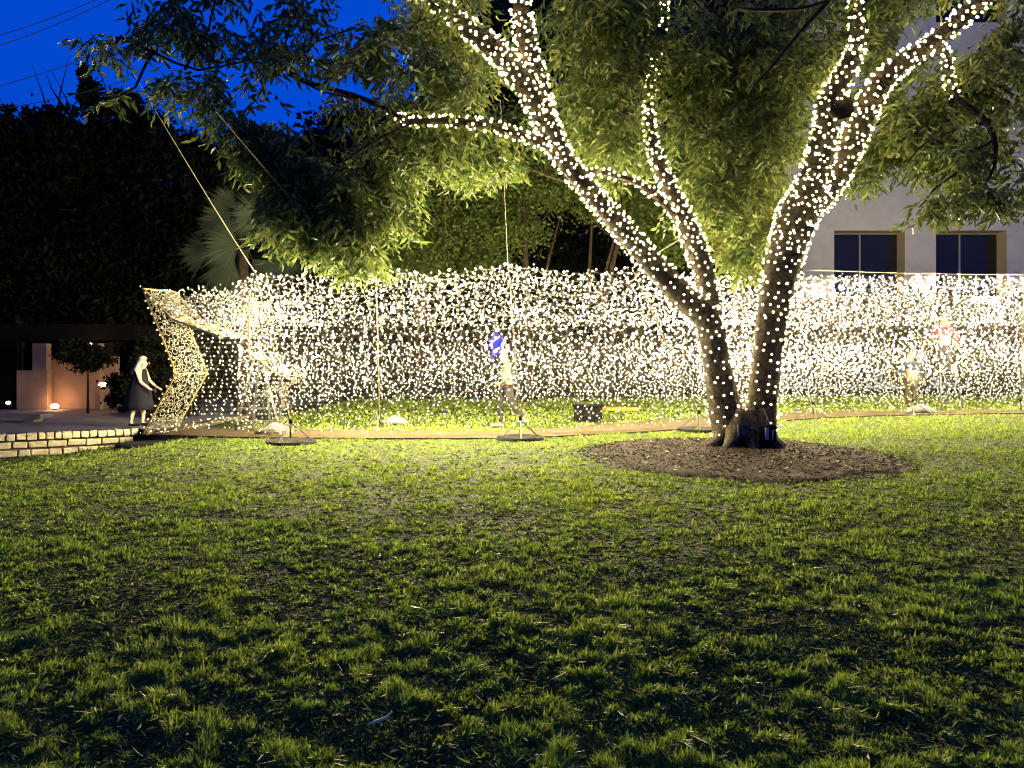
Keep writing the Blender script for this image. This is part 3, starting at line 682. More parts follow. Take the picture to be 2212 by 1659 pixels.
for rr, z in [(0, .05), (.3, .06), (.46, .04), (.5, -.03)]:
    for k in range(nn): a = 2*math.pi*k/nn; mb.v.append((rr*1.1*math.cos(a), rr*math.sin(a), z))
for i in range(3):
    for k in range(nn): mb.f.append((i*nn+k, i*nn+(k+1) % nn, (i+1)*nn+(k+1) % nn, (i+1)*nn+k))
mb.build('plate', M['black'], t, True)

# ropes and overhead wires
def line(name, label, cat, a, b, r, m, sag=0.0, group=None):
    a, b = Vector(a), Vector(b); mb = MB()
    mb.tube([a.lerp(b, t/12) - Vector((0, 0, sag*4*(t/12)*(1-t/12))) for t in range(13)], r, 5, False)
    o = mb.build(name, m, None, True, label=label, category=cat)
    if group: o['group'] = group
line('guy_rope', 'long pale guy rope slanting up left from the corner of the lights', 'rope', at(552, 590, 15.1), at(238, 72, 10.6), .005, M['rope'], .05)
line('guy_rope', 'pale guy rope slanting down through the hanging leaves left of centre', 'rope', at(772, 590, 15.1), at(466, 240, 9.2), .005, M['rope'], .03)
line('guy_rope', 'straight upright rope from the tallest peak of the lights to the branch', 'rope', at(1097, 568, 15.15), at(1081, 215, 13.0), .005, M['rope'])
line('guy_rope', 'thin greenish rope rising between the two forks of the tree', 'rope', at(1365, 580, 16.4), at(1570, 455, 14.3), .006, M['rope'])
for i, (v0, v1, lab) in enumerate(((62, -12, 'topmost'), (88, 2, 'second from top'), (168, 92, 'middle'), (222, 175, 'lowest'))):
    line('power_line', '%s dark overhead wire crossing the blue sky at the upper left' % lab, 'wire', at(-120, v0 + 44*(1 if i < 3 else .6), 26), at(280 if i > 1 else 240, v1 - 4, 28), .014, M['cable'], .2, 'overhead wires in the sky')
line('net_cable', 'thin pale cable strung level above the right end of the lights', 'cable', at(1745, 583, 21), at(2300, 592, 23), .007, M['rope'], .05)

# stepladder behind the near curtain
lad = thing('stepladder', 'pale aluminium stepladder standing open behind the net beside the star', 'ladder', tuple(at(556, 930, 16.5)))
LL = Vector((at(556, 930, 16.5).x, 16.5, 0)); lad.location = LL
def lb(u, v, y): p = at(u, v, y) - LL; return p
for (a, b) in (((548, 778, 16.5), (508, 925, 16.2)), ((566, 778, 16.5), (606, 935, 15.9)), ((560, 778, 16.5), (545, 925, 16.9)), ((572, 778, 16.55), (584, 920, 17.0))):
    p, q = lb(*a), lb(*b); q.z = .02; MB().tube([p, q], .028, 4).build('rail', M['alu'], lad)
for k in range(5):
    f = .15 + k*.18; p = lb(548, 778, 16.5).lerp(lb(508, 925, 16.2), f); q = lb(566, 778, 16.5).lerp(lb(606, 935, 15.9), f); m_ = (p+q)/2
    MB().box(tuple(m_), ((q-p).length, .09, .03)).build('step', M['alu'], lad)
MB().box(tuple(lb(557, 776, 16.5)), (.30, .24, .04)).build('top_cap', M['alu'], lad)

# crate, yellow tray, white bags
cr = thing('plastic_crate', 'black open crate standing on the grass behind the lights', 'crate', (at(1270, 910, 19.0).x, 19.0, 0))
MB().box((0, -.2, .2), (.66, .03, .36)).build('side_panel', M['box'], cr); MB().box((0, .2, .2), (.66, .03, .36)).build('side_panel', M['box'], cr)
MB().box((-.32, 0, .2), (.03, .37, .36)).build('side_panel', M['box'], cr); MB().box((.32, 0, .2), (.03, .37, .36)).build('side_panel', M['box'], cr)
MB().box((0, 0, .4), (.74, .5, .045)).build('rim', M['box'], cr)
for k in range(5): MB().box((-.26+.13*k, -.222, .2), (.02, .016, .3)).build('rib', M['box'], cr)
yt = thing('yellow_tray', 'flat yellow oval tray on the grass right of the black crate', 'tray', (at(1340, 888, 23).x, 23, .04))
mb = MB()
for rr, z in [(0, .02), (.5, .02), (.62, .07), (.65, .06), (.55, -.02)]:
    for k in range(24): a = 2*math.pi*k/24; mb.v.append((rr*math.cos(a), rr*.6*math.sin(a), z))
for i in range(4):
    for k in range(24): mb.f.append((i*24+k, i*24+(k+1) % 24, (i+1)*24+(k+1) % 24, (i+1)*24+k))
mb.build('dish', M['yellow'], yt, True)
for (u, v, s, lab) in ((850, 915, .26, 'crumpled white bag on the grass left of the walking person'), (590, 938, .30, 'white plastic bag at the foot of the stepladder'), (1985, 893, .34, 'white sack lying by the path below the person in red')):
    y = EYE*F/(v-CV); p = at(u, v, y); mb = bmesh.new(); bmesh.ops.create_icosphere(mb, subdivisions=2, radius=1)
    for vv in mb.verts: vv.co = Vector((vv.co.x*s*1.3, vv.co.y*s*.8, max(vv.co.z, -.3)*s*.55)) * (1 + .25*math.sin(vv.co.x*7+vv.co.z*9)); vv.co.z += s*.14
    me = bpy.data.meshes.new('bag'); mb.to_mesh(me); mb.free(); o = link('white_bag', me, M['white'], None, True, label=lab, category='bag'); o.location = (p.x, p.y, .02)

# power gear at the tree foot
pb = thing('power_box', 'dark outdoor power box with pale socket cover on the tree foot', 'power box', (at(1660, 952, 12.75).x, 12.72, 0))
bx = MB().box((0, 0, .26), (.22, .12, .36), .1).build('housing', M['box'], pb); bx.modifiers.new('b', 'BEVEL').width = .02
MB().box((-.06, -.075, .30), (.06, .03, .2), .1).build('socket_cover', M['grey_white'], pb)
MB().tube([(.03, -.09, .19), (.03, -.10, .36), (.09, -.10, .36), (.09, -.09, .2)], .010, 6).build('handle', M['grey_white'], pb, True)
MB().tube([(-.1, 0, .25), (-.25, -.05, .36), (-.42, -.03, .40), (-.5, .05, .5)], .010, 5).build('cable', M['black'], pb, True)
MB().box((-.42, .0, .36), (.19, .05, .19), -.1).build('junction_plate', mat('dull_green_plate', (.05, .06, .045), .7, .2), pb)

# ------------------------------------------------------------------ people
def skin_body(name, joints, bones, m, parent, sub=2):
    me = bpy.data.meshes.new(name); keys = list(joints); me.from_pydata([joints[k][0] for k in keys], [(keys.index(a), keys.index(b)) for a, b in bones], [])
    o = bpy.data.objects.new(name, me); COL.objects.link(o); o.parent = parent
    sk = o.modifiers.new('s', 'SKIN'); sk.use_smooth_shade = True
    for i, k in enumerate(keys): r = joints[k][1]; me.skin_vertices[0].data[i].radius = r if isinstance(r, tuple) else (r, r)
    me.skin_vertices[0].data[0].use_root = True
    ss = o.modifiers.new('u', 'SUBSURF'); ss.levels = sub; ss.render_levels = sub
    me.materials.append(m); return o
def ell(name, c, r, m, parent, cut=None, rot=(0, 0, 0)):
    b = bmesh.new(); bmesh.ops.create_icosphere(b, subdivisions=3, radius=1); Mx = Matrix.Rotation(rot[1], 3, 'Y') @ Matrix.Rotation(rot[0], 3, 'X')
    if cut: bmesh.ops.delete(b, geom=[v for v in b.verts if cut(v.co)], context='VERTS')
    for v in b.verts: v.co = Mx @ Vector((v.co.x*r[0], v.co.y*r[1], v.co.z*r[2])) + Vector(c)
    me = bpy.data.meshes.new(name); b.to_mesh(me); b.free(); return link(name, me, m, parent, True)
def loft(name, rings, m, parent, n=18, wob=.0):
    mb = MB()
    for (cx, cy_, z, rx, ry) in rings:
        for k in range(n): a = 2*math.pi*k/n; f = 1 + wob*math.sin(a*6+z*3)*(1.2-z); mb.v.append((cx+rx*f*math.cos(a), cy_+ry*f*math.sin(a), z))
    for i in range(len(rings)-1):
        for k in range(n): mb.f.append((i*n+k, i*n+(k+1) % n, (i+1)*n+(k+1) % n, (i+1)*n+k))
    mb.f += [tuple(reversed(range(n))), tuple((len(rings)-1)*n+k for k in range(n))]
    o = mb.build(name, m, parent, True); return o
BONES = [('pel', 'sp'), ('sp', 'ch'), ('ch', 'nk'), ('nk', 'hb'), ('hb', 'ht'), ('ch', 'shl'), ('shl', 'ell'), ('ell', 'wrl'), ('wrl', 'hal'), ('ch', 'shr'), ('shr', 'elr'), ('elr', 'wrr'), ('wrr', 'har'),
         ('pel', 'hil'), ('hil', 'knl'), ('knl', 'anl'), ('anl', 'tol'), ('pel', 'hir'), ('hir', 'knr'), ('knr', 'anr'), ('anr', 'tor')]
def fingers(parent, wr, ha, m):
    wr, ha = Vector(wr), Vector(ha); d = (ha-wr).normalized(); s = d.cross(Vector((0, 0, 1))).normalized() if abs(d.z) < .95 else Vector((0, 1, 0))
    for k, ln in enumerate((.065, .075, .07, .055)):
        b = ha + s*(k-1.5)*.019; MB().tube([b, b + d*ln*.6, b + d*ln + Vector((0, 0, -.015))], [.0085, .008, .006], 6).build('finger', m, parent, True)
    b = wr.lerp(ha, .5) - s*.03; MB().tube([b, b - s*.03 + d*.03, b - s*.035 + d*.06], [.010, .009, .006], 6).build('thumb', m, parent, True)
def face(parent, c, fx, m, hair, hairlen=.1):
    """small head features; fx is +1 when the person faces +x"""
    c = Vector(c)
    MB().tube([c + Vector((fx*.085, 0, .025)), c + Vector((fx*.118, 0, -.012)), c + Vector((fx*.09, 0, -.022))], [.006, .010, .007], 6).build('nose', m, parent, True)
    for s in (-1, 1):
        ell('eye', c + Vector((fx*.088, s*.032, .022)), (.010, .014, .009), M['dark_cloth'], parent)
        ell('ear', c + Vector((-fx*.005, s*.078, 0)), (.02, .012, .032), m, parent)
    ell('mouth', c + Vector((fx*.090, 0, -.055)), (.008, .024, .006), M['red'], parent)

# woman at the left, facing right
W0 = at(306, 922, 17.5); wm = thing('person', 'person with long grey blonde hair in a black sleeveless dress beside the gold star', 'person', (W0.x, 17.5, 0))
jt = {'pel': ((-.03, 0, .85), (.12, .14)), 'sp': ((-.04, 0, 1.02), (.11, .13)), 'ch': ((-.02, 0, 1.20), (.12, .15)), 'nk': ((.03, 0, 1.34), .05), 'hb': ((.06, 0, 1.42), (.075, .07)), 'ht': ((.075, 0, 1.50), (.082, .072)),
      'shl': ((0, .17, 1.28), .055), 'ell': ((.08, .2, 1.05), .042), 'wrl': ((.26, .15, .90), .03), 'hal': ((.34, .13, .87), (.03, .02)),
      'shr': ((0, -.17, 1.28), .058), 'elr': ((.07, -.21, 1.03), .044), 'wrr': ((.26, -.19, .88), .030), 'har': ((.34, -.17, .84), (.03, .02)),
      'hil': ((-.02, .09, .80), .09), 'knl': ((.0, .10, .45), .06), 'anl': ((-.03, .10, .09), .036), 'tol': ((.12, .10, .035), .034),
      'hir': ((-.04, -.09, .80), .09), 'knr': ((-.14, -.10, .45), .06), 'anr': ((-.20, -.10, .09), .036), 'tor': ((-.05, -.10, .035), .034)}
body = skin_body('body', jt, BONES, M['skin'], wm)
loft('dress', [(-.05, 0, .40, .30, .27), (-.05, 0, .50, .31, .28), (-.05, 0, .75, .27, .25), (-.05, 0, .98, .20, .20), (-.04, 0, 1.15, .16, .19), (-.02, 0, 1.27, .13, .17), (.01, 0, 1.33, .07, .08)], M['dress'], wm, 28, .07)
ell('hair', (.03, 0, 1.50), (.115, .105, .12), M['hair_grey'], wm, cut=lambda c: c.x > .55 and c.z < .45)
loft('hair_fall', [(-.19, 0, 1.19, .03, .07), (-.14, 0, 1.26, .06, .10), (-.07, 0, 1.36, .085, .11), (0, 0, 1.50, .09, .10)], M['hair_grey'], wm, 14, .02)
face(wm, (.07, 0, 1.455), 1, M['skin'], None)
fingers(wm, jt['wrr'][0], jt['har'][0], M['skin']); fingers(wm, jt['wrl'][0], jt['hal'][0], M['skin'])
for x, yy in ((-.13, -.10), (.04, .10)):
    sh = MB().box((x + .02, yy, .055), (.27, .10, .07), 0).build('shoe', M['dress'], wm); sh.modifiers.new('b', 'BEVEL').width = .025
    MB().box((x + .02, yy, .012), (.28, .105, .022), 0).build('sole', M['white'], wm)
ph = MB().box((W0.x + .40, 17.31, .86), (.015, .07, .14)).build('phone', M['navy'], None, label='small dark phone held in the hand of the person in black', category='phone')

# person walking left on the path, behind the curtain
K0 = at(1096, 925, 17.1); wk = thing('person', 'person in tan cap, sage top and dark trousers walking left behind the lights', 'person', (K0.x, 17.1, 0))
jt = {'pel': ((0, 0, .95), (.12, .14)), 'sp': ((0, 0, 1.12), (.12, .15)), 'ch': ((-.02, 0, 1.33), (.13, .17)), 'nk': ((-.03, 0, 1.50), .06), 'hb': ((-.05, 0, 1.58), (.078, .072)), 'ht': ((-.055, 0, 1.67), (.085, .076)),
      'shl': ((0, .19, 1.42), .07), 'ell': ((.10, .22, 1.15), .05), 'wrl': ((.04, .2, .92), .034), 'hal': ((.0, .19, .84), (.035, .022)),
      'shr': ((-.01, -.19, 1.42), .07), 'elr': ((.03, -.23, 1.14), .05), 'wrr': ((-.16, -.21, 1.0), .034), 'har': ((-.24, -.2, .98), (.035, .022)),
      'hil': ((-.02, .09, .88), .10), 'knl': ((-.16, .10, .50), .068), 'anl': ((-.14, .10, .10), .042), 'tol': ((-.30, .10, .05), .038),
      'hir': ((.02, -.09, .88), .10), 'knr': ((.12, -.10, .50), .068), 'anr': ((.38, -.10, .26), .042), 'tor': ((.33, -.10, .12), .038)}
skin_body('body', jt, BONES, M['skin_in'], wk)
up = {k: (v[0], tuple(np.array(v[1] if isinstance(v[1], tuple) else (v[1], v[1]))*1.12)) for k, v in jt.items()}
skin_body('sweater', {k: up[k] for k in ('sp', 'ch', 'nk', 'shl', 'ell', 'wrl', 'shr', 'elr', 'wrr')}, [b for b in BONES if all(x in ('sp', 'ch', 'nk', 'shl', 'ell', 'wrl', 'shr', 'elr', 'wrr') for x in b)], M['green_cloth'], wk)
skin_body('trousers', {k: up[k] for k in ('pel', 'hil', 'knl', 'anl', 'hir', 'knr', 'anr')}, [b for b in BONES if all(x in ('pel', 'hil', 'knl', 'anl', 'hir', 'knr', 'anr') for x in b)] , M['dark_cloth'], wk)
ell('cap', (-.05, 0, 1.70), (.105, .09, .075), M['cap'], wk, cut=lambda c: c.z < -.1)
MB().box((-.15, 0, 1.695), (.09, .12, .012)).build('cap_brim', M['cap'], wk)
face(wk, (-.055, 0, 1.625), -1, M['skin_in'], None)
fingers(wk, jt['wrr'][0], jt['har'][0], M['skin_in']); fingers(wk, jt['wrl'][0], jt['hal'][0], M['skin_in'])
for (x, yy, z) in ((-.22, .10, .055), (.35, -.10, .16)):
    sh = MB().box((x, yy, z), (.28, .10, .085), 0).build('shoe', M['white'], wk); sh.modifiers.new('b', 'BEVEL').width = .03

# two people at the right, inside the tunnel
def simple_person(loc, label, top, leg, arms_up, facing, z0=0):
    t = thing('person', label, 'person', loc)
    au = arms_up
    j = {'pel': ((0, 0, .95), (.12, .15)), 'sp': ((0, 0, 1.12), (.12, .16)), 'ch': ((0, 0, 1.33), (.14, .19)), 'nk': ((0, 0, 1.50), .06), 'hb': ((facing*.02, 0, 1.58), .075), 'ht': ((facing*.02, 0, 1.67), .085),
         'shl': ((.19, 0, 1.42), .07), 'ell': ((.38, -.05, 1.50 if au else 1.15), .05), 'wrl': ((.30, -.15, 1.78 if au else .95), .034), 'hal': ((.27, -.18, 1.86 if au else .88), .03),
         'shr': ((-.19, 0, 1.42), .07), 'elr': ((-.36, -.1, 1.45 if au else 1.16), .05), 'wrr': ((-.45, -.25, 1.70 if au else 1.05), .034), 'har': ((-.47, -.28, 1.78 if au else 1.02), .03),
         'hil': ((.09, 0, .88), .10), 'knl': ((.11, -.03, .50), .07), 'anl': ((.11, 0, .10), .042), 'tol': ((.12, -.14, .04), .038),
         'hir': ((-.09, 0, .88), .10), 'knr': ((-.10, -.02, .50), .07), 'anr': ((-.10, 0, .10), .042), 'tor': ((-.11, -.14, .04), .038)}
    skin_body('body', j, BONES, M['skin_in'], t)
    U = {k: (v[0], tuple(np.array(v[1] if isinstance(v[1], tuple) else (v[1], v[1]))*1.15)) for k, v in j.items()}
    a = ('sp', 'ch', 'nk', 'shl', 'ell', 'wrl', 'shr', 'elr', 'wrr'); b = ('pel', 'hil', 'knl', 'anl', 'hir', 'knr', 'anr')
    skin_body('jacket', {k: U[k] for k in a}, [x for x in BONES if all(y in a for y in x)], top, t)
    skin_body('trousers', {k: U[k] for k in b}, [x for x in BONES if all(y in b for y in x)], leg, t)
    ell('hair', (0, .01, 1.685), (.098, .10, .085), M['hair_brown'], t, cut=lambda c: c.z < -.35)
    for q in ('l', 'r'): fingers(t, j['wr'+q][0], j['ha'+q][0], M['skin_in'])
    for x in (.115, -.105):
        sh = MB().box((x, -.06, .05), (.10, .28, .08)).build('shoe', M['dress'], t); sh.modifiers.new('b', 'BEVEL').width = .02
    return t
py = 23.6; sx = at(2040, 800, py).x
simple_person((sx, py, 1.05), 'person in a red jacket and dark trousers up on a ladder inside the lights', M['red'], M['dark_cloth'], False, 1)
l2 = thing('stepladder', 'stepladder under the person in red inside the lights', 'ladder', (sx, py, 0))
for a, b in (((-.2, -.1, 1.4), (-.34, -.45, 0)), ((.2, -.1, 1.4), (.34, -.45, 0)), ((-.2, .1, 1.4), (-.34, .6, 0)), ((.2, .1, 1.4), (.34, .6, 0))): MB().tube([a, b], .025, 4).build('rail', M['alu'], l2)
for k in range(4): MB().box((0, -.42+.08*k, .25+.27*k), (.62-.08*k, .12, .03)).build('step', M['alu'], l2)
MB().box((0, .03, 1.03), (.42, .30, .035)).build('platform', M['alu'], l2)
simple_person((at(1968, 880, 22.9).x, 22.9, 0), 'person in a navy jacket and khaki trousers standing left of the ladder', M['navy'], M['khaki'], False, -1)
# blue lit ornament hung behind the walking person
bl = thing('blue_ornament', 'cluster of blue lights hanging upper left of the walking person', 'ornament', tuple(at(1071, 728, 19.2)))
mb = MB(); mb.tube([(0, 0, .7), (0, 0, .0), (.02, 0, -.55)], .006, 4); mb.build('cord', M['cable'], bl)
BQ = np.array([(R.normal()*.07, R.normal()*.07, -abs(R.normal())*.24 + .02) for _ in range(110)])
for q in BQ[:40]: o = link('blue_bulb', bpy.data.meshes.get('blue_bulb_mesh') or bulb_mesh(.03, .08).mesh('blue_bulb_mesh'), M['blue_led'], bl); o.location = q
link('blue_bulb', np_mesh('blue_bulb_rest', octs(BQ[40:], .02), OCT_F, 6), M['blue_led'], bl, kind='stuff')

# ------------------------------------------------------------------ white building at the right
BY = 42.0
bd = thing('office_building', 'plain pale plaster building with deep set square windows behind the right of the tree', 'building', (at(1650, 780, BY).x, BY, 0))
BL = Vector(bd.location)
x_left = at(1560, 0, BY).x; x_right = at(2600, 0, BY).x
ucols = [1582, 1802, 2022, 2242, 2462]
wcols = [(at(u, 0, BY).x, at(u + 153, 0, BY).x) for u in ucols]
def zv(v): return at(0, v, BY).z
wrows = [(zv(640), zv(498)), (zv(345), zv(200)), (zv(48), zv(-95))]
depth = .95
ze = sorted([-.5, 14.0] + [z for r_ in wrows for z in r_] ); xe = sorted([x_left, x_right] + [x for c_ in wcols for x in c_])
mb = MB()
for i in range(len(xe)-1):
    for j in range(len(ze)-1):
        xc, zc = (xe[i]+xe[i+1])/2, (ze[j]+ze[j+1])/2
        if any(a < xc < b for a, b in wcols) and any(a < zc < b for a, b in wrows): continue
        b = len(mb.v); mb.v += [(xe[i]-BL.x, 0, ze[j]), (xe[i+1]-BL.x, 0, ze[j]), (xe[i+1]-BL.x, 0, ze[j+1]), (xe[i]-BL.x, 0, ze[j+1])]; mb.f.append((b, b+1, b+2, b+3))
mb.build('wall', M['wall'], bd)
xl, xr = x_left-BL.x, x_right-BL.x
MB().box(((xl+xr)/2, 6, 14.1), (xr-xl+.6, 12.6, .35)).build('roof', M['wall'], bd)
mb = MB(); mb.v = [(xl, 0, -.5), (xl, 12, -.5), (xl, 12, 14), (xl, 0, 14)]; mb.f = [(3, 2, 1, 0)]; mb.build('side_wall', M['wall'], bd)
for (a, b) in wcols:
    for (z0, z1) in wrows:
        a_, b_ = a-BL.x, b-BL.x; dz = depth
        mb = MB(); mb.v = [(a_, 0, z0), (b_, 0, z0), (b_, 0, z1), (a_, 0, z1), (a_, dz, z0), (b_, dz, z0), (b_, dz, z1), (a_, dz, z1)]
        mb.f = [(0, 1, 5, 4), (1, 2, 6, 5), (2, 3, 7, 6), (3, 0, 4, 7)]
        wn = mb.build('window', M['reveal'], bd)
        mb = MB(); mb.v = [(a_, dz-.06, z0), (b_, dz-.06, z0), (b_, dz-.06, z1), (a_, dz-.06, z1)]; mb.f = [(0, 1, 2, 3)]; mb.build('pane', M['glass'], wn)
        w_ = b_-a_
        MB().box((a_+w_*.46, dz-.09, (z0+z1)/2), (.07, .06, z1-z0)).build('mullion', M['mullion'], wn)
        MB().box((a_+w_/2, dz-.09, z1-.04), (w_, .05, .08)).build('frame', M['mullion'], wn)

# dim building and uplit walls at the left, far across the paving
fb = thing('dim_building', 'low dark building with an orange uplit wall beyond the paving at the left', 'building', (-14, 24, 0)); FB = Vector((-14, 24, 0))
def fpt(u, v, y): return at(u, v, y) - FB
def panel(name, u0, u1, v0, v1, y, m, th=.25):
    a, b = fpt(u0, v1, y), fpt(u1, v0, y); return MB().box(((a.x+b.x)/2, a.y+th/2, (a.z+b.z)/2), (b.x-a.x, th, b.z-a.z)).build(name, m, fb)
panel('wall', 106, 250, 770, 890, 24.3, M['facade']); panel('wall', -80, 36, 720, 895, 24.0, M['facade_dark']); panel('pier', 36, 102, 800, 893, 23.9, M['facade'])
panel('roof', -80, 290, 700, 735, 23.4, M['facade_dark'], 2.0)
panel('column', 70, 100, 742, 800, 23.2, M['facade']); panel('column', 205, 216, 742, 885, 23.6, M['facade'])
def lamp(name, label, p, e, col, r=.06, em=60, spot=None):
    t = thing(name, label, 'lamp', tuple(p))
    MB().tube([(0, 0, -.10), (0, 0, -.02)], [.09, .08], 12).build('housing', M['black'], t, True)
    ell('lens', (0, 0, .03), (r, r, r*.7), emit('lens_' + label[:8], col, em), t)
    l = bpy.data.lights.new(name + '_light', 'POINT'); l.energy = e; l.color = col; l.shadow_soft_size = r*2
    lo = bpy.data.objects.new('light', l); COL.objects.link(lo); lo.parent = t; lo.location = (0, -.02, .14); return t
lamp('uplight', 'orange ground lamp shining up the wall at the lower left', at(118, 880, 23.75), 30, (1, .48, .22), .12, 25)
lamp('uplight', 'bright orange lamp set higher, glowing just left of the person in black', at(222, 834, 22.8), 22, (1, .5, .25), .11, 30)
lamp('wall_lamp', 'small pale lamp under the dark roof at the left', at(196, 745, 23.0), 5, (1, .75, .5), .05, 30)
lamp('path_lamp', 'tiny white lamp low at the left edge of the photo', at(18, 872, 22.5), 3, (1, .8, .7), .06, 30)

# ------------------------------------------------------------------ background trees
def bg_tree(name, label, base_u, Y, crowns, leafm, size, n, trunk=.2, branches=True, group=None, cat='tree', droop=.3, barkm=None):
    bx_ = at(base_u, 780, Y).x; t = thing(name, label, cat, (bx_, Y, 0), group); T = np.array([bx_, Y, 0.0])
    tot = sum(c[3]*c[4] for c in crowns); Ps, Ds = [], []
    bm_ = barkm or M['bark_dark']
    ztop = min(c[1] for c in crowns)
    top = np.array(at(crowns[0][0], crowns[0][1] + crowns[0][4]*.3, Y)) - T
    MB().tube([(0, 0, -.1), tuple(top*np.array([.25, .2, .35])), tuple(top*np.array([.6, .5, .7])), tuple(top)], [trunk, trunk*.85, trunk*.6, trunk*.3], 9, True, .06).build('trunk', bm_, t, True)
    for (u, v, dy, ru, rv) in crowns:
        k = int(n*ru*rv/tot); Yc = Y+dy
        # leaf clumps: sub-centres inside the ellipsoid, leaves scattered round them
        nc = max(6, k//70); c = np.array(at(u, v, Yc)); sc = np.array([ru, (ru+rv)/2*.8, rv])/F*Yc
        q = unit(R.normal(size=(nc, 3)))*(R.rand(nc, 1)**.38); cc = c[None] + q*sc[None]
        idx = R.randint(0, nc, k); spread = .16*(sc[0]+sc[2])/2*(.5 + R.rand(nc))[idx]
        P = cc[idx] + R.normal(size=(k, 3))*spread[:, None]*np.array([[1.2, 1, .6]])
        Ps.append(P); Ds.append(R.normal(size=(k, 3)) + np.array([[0, 0, -droop]]))
        if branches:
            cw = c - T; MB().tube([tuple(cw*np.array([.15, .1, .35])), tuple(cw*np.array([.5, .5, .65])), tuple(cw + np.array([0, 0, .2]))], [trunk*.5, trunk*.35, trunk*.12], 7, True, .05).build('limb', bm_, t, True)
    P = np.concatenate(Ps); P[:, 2] = np.maximum(P[:, 2], .1); D = np.concatenate(Ds); k = len(P)
    V = leaves(P, D, size*(.7+.7*R.rand(k)), size*.5*(.7+.6*R.rand(k))) - T[None]
    link('crown', np_mesh('crown', V, LEAF_F, 4), leafm, t); return t
GB = 'dark trees behind the paving at the left'
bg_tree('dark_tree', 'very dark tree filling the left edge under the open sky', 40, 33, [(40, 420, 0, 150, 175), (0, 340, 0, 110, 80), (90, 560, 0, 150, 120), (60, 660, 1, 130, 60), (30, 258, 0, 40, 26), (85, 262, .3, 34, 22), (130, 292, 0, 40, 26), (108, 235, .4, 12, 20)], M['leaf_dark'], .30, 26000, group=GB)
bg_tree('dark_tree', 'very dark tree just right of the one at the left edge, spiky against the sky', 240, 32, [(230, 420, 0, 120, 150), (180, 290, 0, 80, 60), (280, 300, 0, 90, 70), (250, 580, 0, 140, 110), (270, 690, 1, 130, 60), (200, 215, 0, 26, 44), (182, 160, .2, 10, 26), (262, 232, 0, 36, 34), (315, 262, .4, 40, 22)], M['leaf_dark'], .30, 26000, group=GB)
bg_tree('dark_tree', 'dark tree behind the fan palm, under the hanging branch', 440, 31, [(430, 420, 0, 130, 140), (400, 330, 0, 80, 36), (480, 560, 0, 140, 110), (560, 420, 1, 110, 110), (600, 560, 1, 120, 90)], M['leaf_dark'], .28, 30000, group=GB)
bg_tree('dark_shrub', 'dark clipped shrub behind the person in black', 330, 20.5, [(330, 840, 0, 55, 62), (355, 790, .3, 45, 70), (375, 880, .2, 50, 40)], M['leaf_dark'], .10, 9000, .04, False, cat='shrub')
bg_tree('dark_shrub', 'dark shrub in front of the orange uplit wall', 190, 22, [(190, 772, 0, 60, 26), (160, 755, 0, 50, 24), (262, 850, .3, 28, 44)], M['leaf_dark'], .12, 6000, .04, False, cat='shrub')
GM = 'broad trees behind the light tunnel'
bg_tree('broad_tree', 'soft green rounded tree behind the lights left of centre', 900, 29, [(930, 430, 0, 180, 120), (800, 500, -.5, 130, 80), (1010, 500, -.5, 160, 70), (900, 370, 1, 150, 80), (900, 560, -.5, 200, 40)], M['leaf_soft'], .16, 52000, group=GM)
bg_tree('broad_tree', 'tree with pale bare forking limbs showing above the middle of the lights', 1140, 28, [(1130, 340, 0, 170, 110), (1230, 400, 1.5, 130, 60), (1040, 400, 1.5, 110, 60)], M['leaf_soft'], .16, 30000, .17, group=GM)
bg_tree('broad_tree', 'tree with leaning twin limbs behind the left fork of the lit tree', 1265, 28.5, [(1370, 380, 0, 150, 110), (1290, 300, 1, 120, 90), (1440, 500, .5, 100, 70)], M['leaf_soft'], .16, 30000, .15, group=GM)
bg_tree('lime_tree', 'bright yellow green leafy tree between the two trunks of the lit tree', 1600, 24.5, [(1600, 520, 0, 70, 75), (1570, 420, 0, 80, 90), (1640, 440, .3, 60, 90), (1620, 330, 0, 70, 80)], M['leaf_lime'], .13, 26000, .12, group=GM)
GF = 'tall dark trees far behind the lights'
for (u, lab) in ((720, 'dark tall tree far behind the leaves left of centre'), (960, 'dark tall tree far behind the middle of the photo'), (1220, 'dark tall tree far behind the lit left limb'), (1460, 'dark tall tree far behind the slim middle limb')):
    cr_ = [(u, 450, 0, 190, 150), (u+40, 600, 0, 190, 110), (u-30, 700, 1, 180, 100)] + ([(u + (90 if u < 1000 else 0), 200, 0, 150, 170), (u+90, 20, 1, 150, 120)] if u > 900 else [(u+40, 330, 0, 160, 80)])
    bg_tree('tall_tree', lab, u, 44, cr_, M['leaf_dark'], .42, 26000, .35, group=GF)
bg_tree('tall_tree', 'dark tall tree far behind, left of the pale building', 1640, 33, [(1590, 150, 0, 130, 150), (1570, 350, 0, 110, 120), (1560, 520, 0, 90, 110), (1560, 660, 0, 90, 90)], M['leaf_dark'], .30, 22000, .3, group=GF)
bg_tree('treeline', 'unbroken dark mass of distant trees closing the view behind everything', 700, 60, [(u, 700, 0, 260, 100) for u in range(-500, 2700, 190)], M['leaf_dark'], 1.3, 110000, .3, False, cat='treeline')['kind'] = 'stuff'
hb = bg_tree('hedge', 'low dark hedge along the far side of the path behind the lights', 1200, 31, [(u, 780 if u < 1600 else 735, 0, 110, 85 if u < 1600 else 105) for u in range(420, 2500, 130)], M['leaf_glow_tint'], .22, 80000, .05, False, cat='hedge')
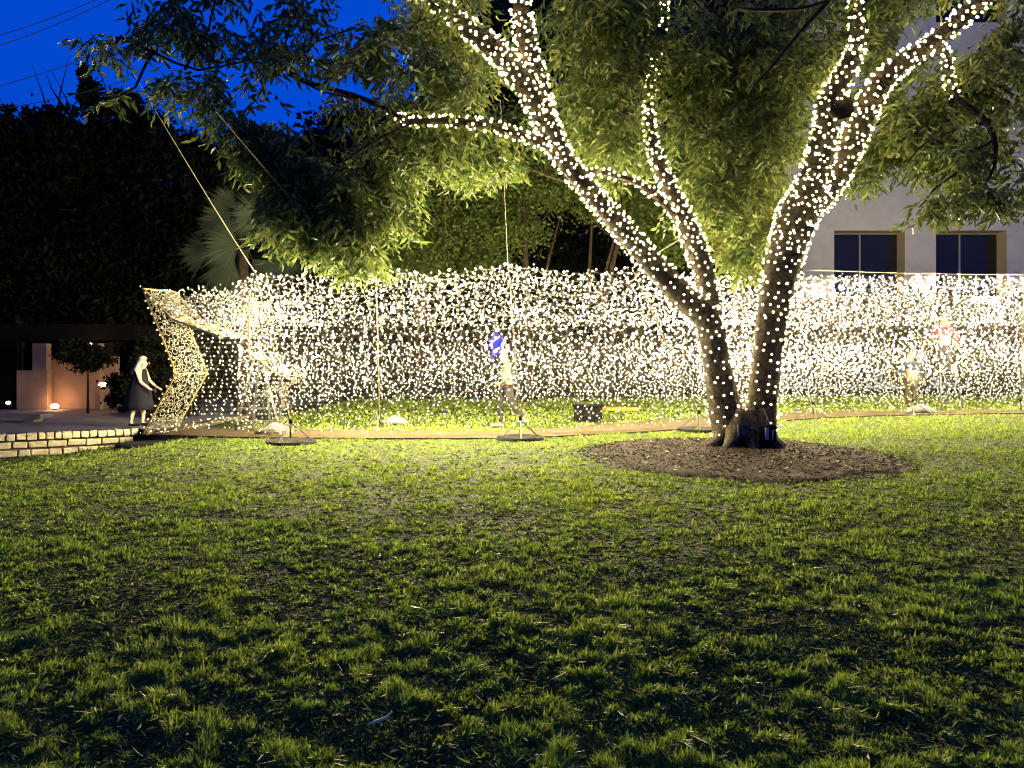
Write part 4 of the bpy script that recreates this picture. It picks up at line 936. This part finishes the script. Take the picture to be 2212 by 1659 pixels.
# bare spiky twigs against the sky
tw = thing('bare_tree', 'thin bare topped tree poking into the blue sky at the far left', 'tree', tuple(at(150, 780, 36)))
mb = MB(); T0 = Vector(tw.location)
for (u0, v0, u1, v1) in ((110, 240, 70, 140), (120, 240, 150, 120), (170, 260, 110, 150), (200, 250, 170, 160), (150, 250, 190, 190), (230, 250, 210, 130), (130, 190, 100, 160), (60, 260, 20, 210)):
    a, b = at(u0, v0+30, 36) - T0, at(u1, v1, 36) - T0; mid = (a+b)/2 + Vector((random.uniform(-.3, .3), 0, random.uniform(-.2, .2))); mb.tube([a, mid, b], [.05, .03, .008], 4, False)
mb.build('branch', M['bark_dark'], tw); MB().tube([(0, 0, 0), tuple(at(140, 250, 36) - T0)], [.2, .06], 7).build('trunk', M['bark_dark'], tw)
# fan palm
pm = thing('fan_palm', 'fan palm with spiky blue green fronds behind the left end of the lights', 'palm tree', tuple((at(520, 780, 22).x, 22, 0))); PM = Vector(pm.location)
MB().tube([(0, 0, 0), (.05, 0, 2), tuple(at(525, 540, 22) - PM)], [.2, .17, .15], 10, True, .1).build('trunk', M['bark_dark'], pm, True)
hub = at(525, 530, 22)
for (cu, cv, rr, a0, a1, dy, tilt) in ((560, 470, .95, 60, 300, -.3, .3), (512, 530, 1.05, 95, 265, -.6, .2), (505, 560, 1.15, 200, 285, -.5, -.1), (565, 515, .9, -60, 110, -.4, .2), (500, 480, 1.0, 90, 210, .1, .3), (545, 560, 1.0, -90, 0, -.2, 0), (450, 545, .8, 120, 240, .4, .2), (590, 560, .9, -70, 60, .3, .1), (510, 450, .9, 40, 160, .3, .4)):
    c = at(cu, cv, 22+dy); mb = MB(); nb = 40
    mb.tube([hub - PM, (hub + c)/2 - PM + Vector((0, 0, .15)), c - PM], .012, 5)
    for k in range(nb):
        a = math.radians(a0 + (a1-a0)*k/(nb-1)); L = rr*random.uniform(.8, 1.1); d = Vector((math.cos(a), -tilt, math.sin(a))).normalized(); s = Vector((-math.sin(a), 0, math.cos(a)))*.007
        p = c - PM; q = p + d*L*.55 + Vector((0, 0, -.03)); e = p + d*L + Vector((0, 0, -.16*L)); b = len(mb.v)
        mb.v += [tuple(p), tuple(q + s), tuple(e), tuple(q - s + Vector((0, -.01, 0)))]; mb.f += [(b, b+1, b+2), (b, b+2, b+3)]
    mb.build('frond', M['palm'], pm)
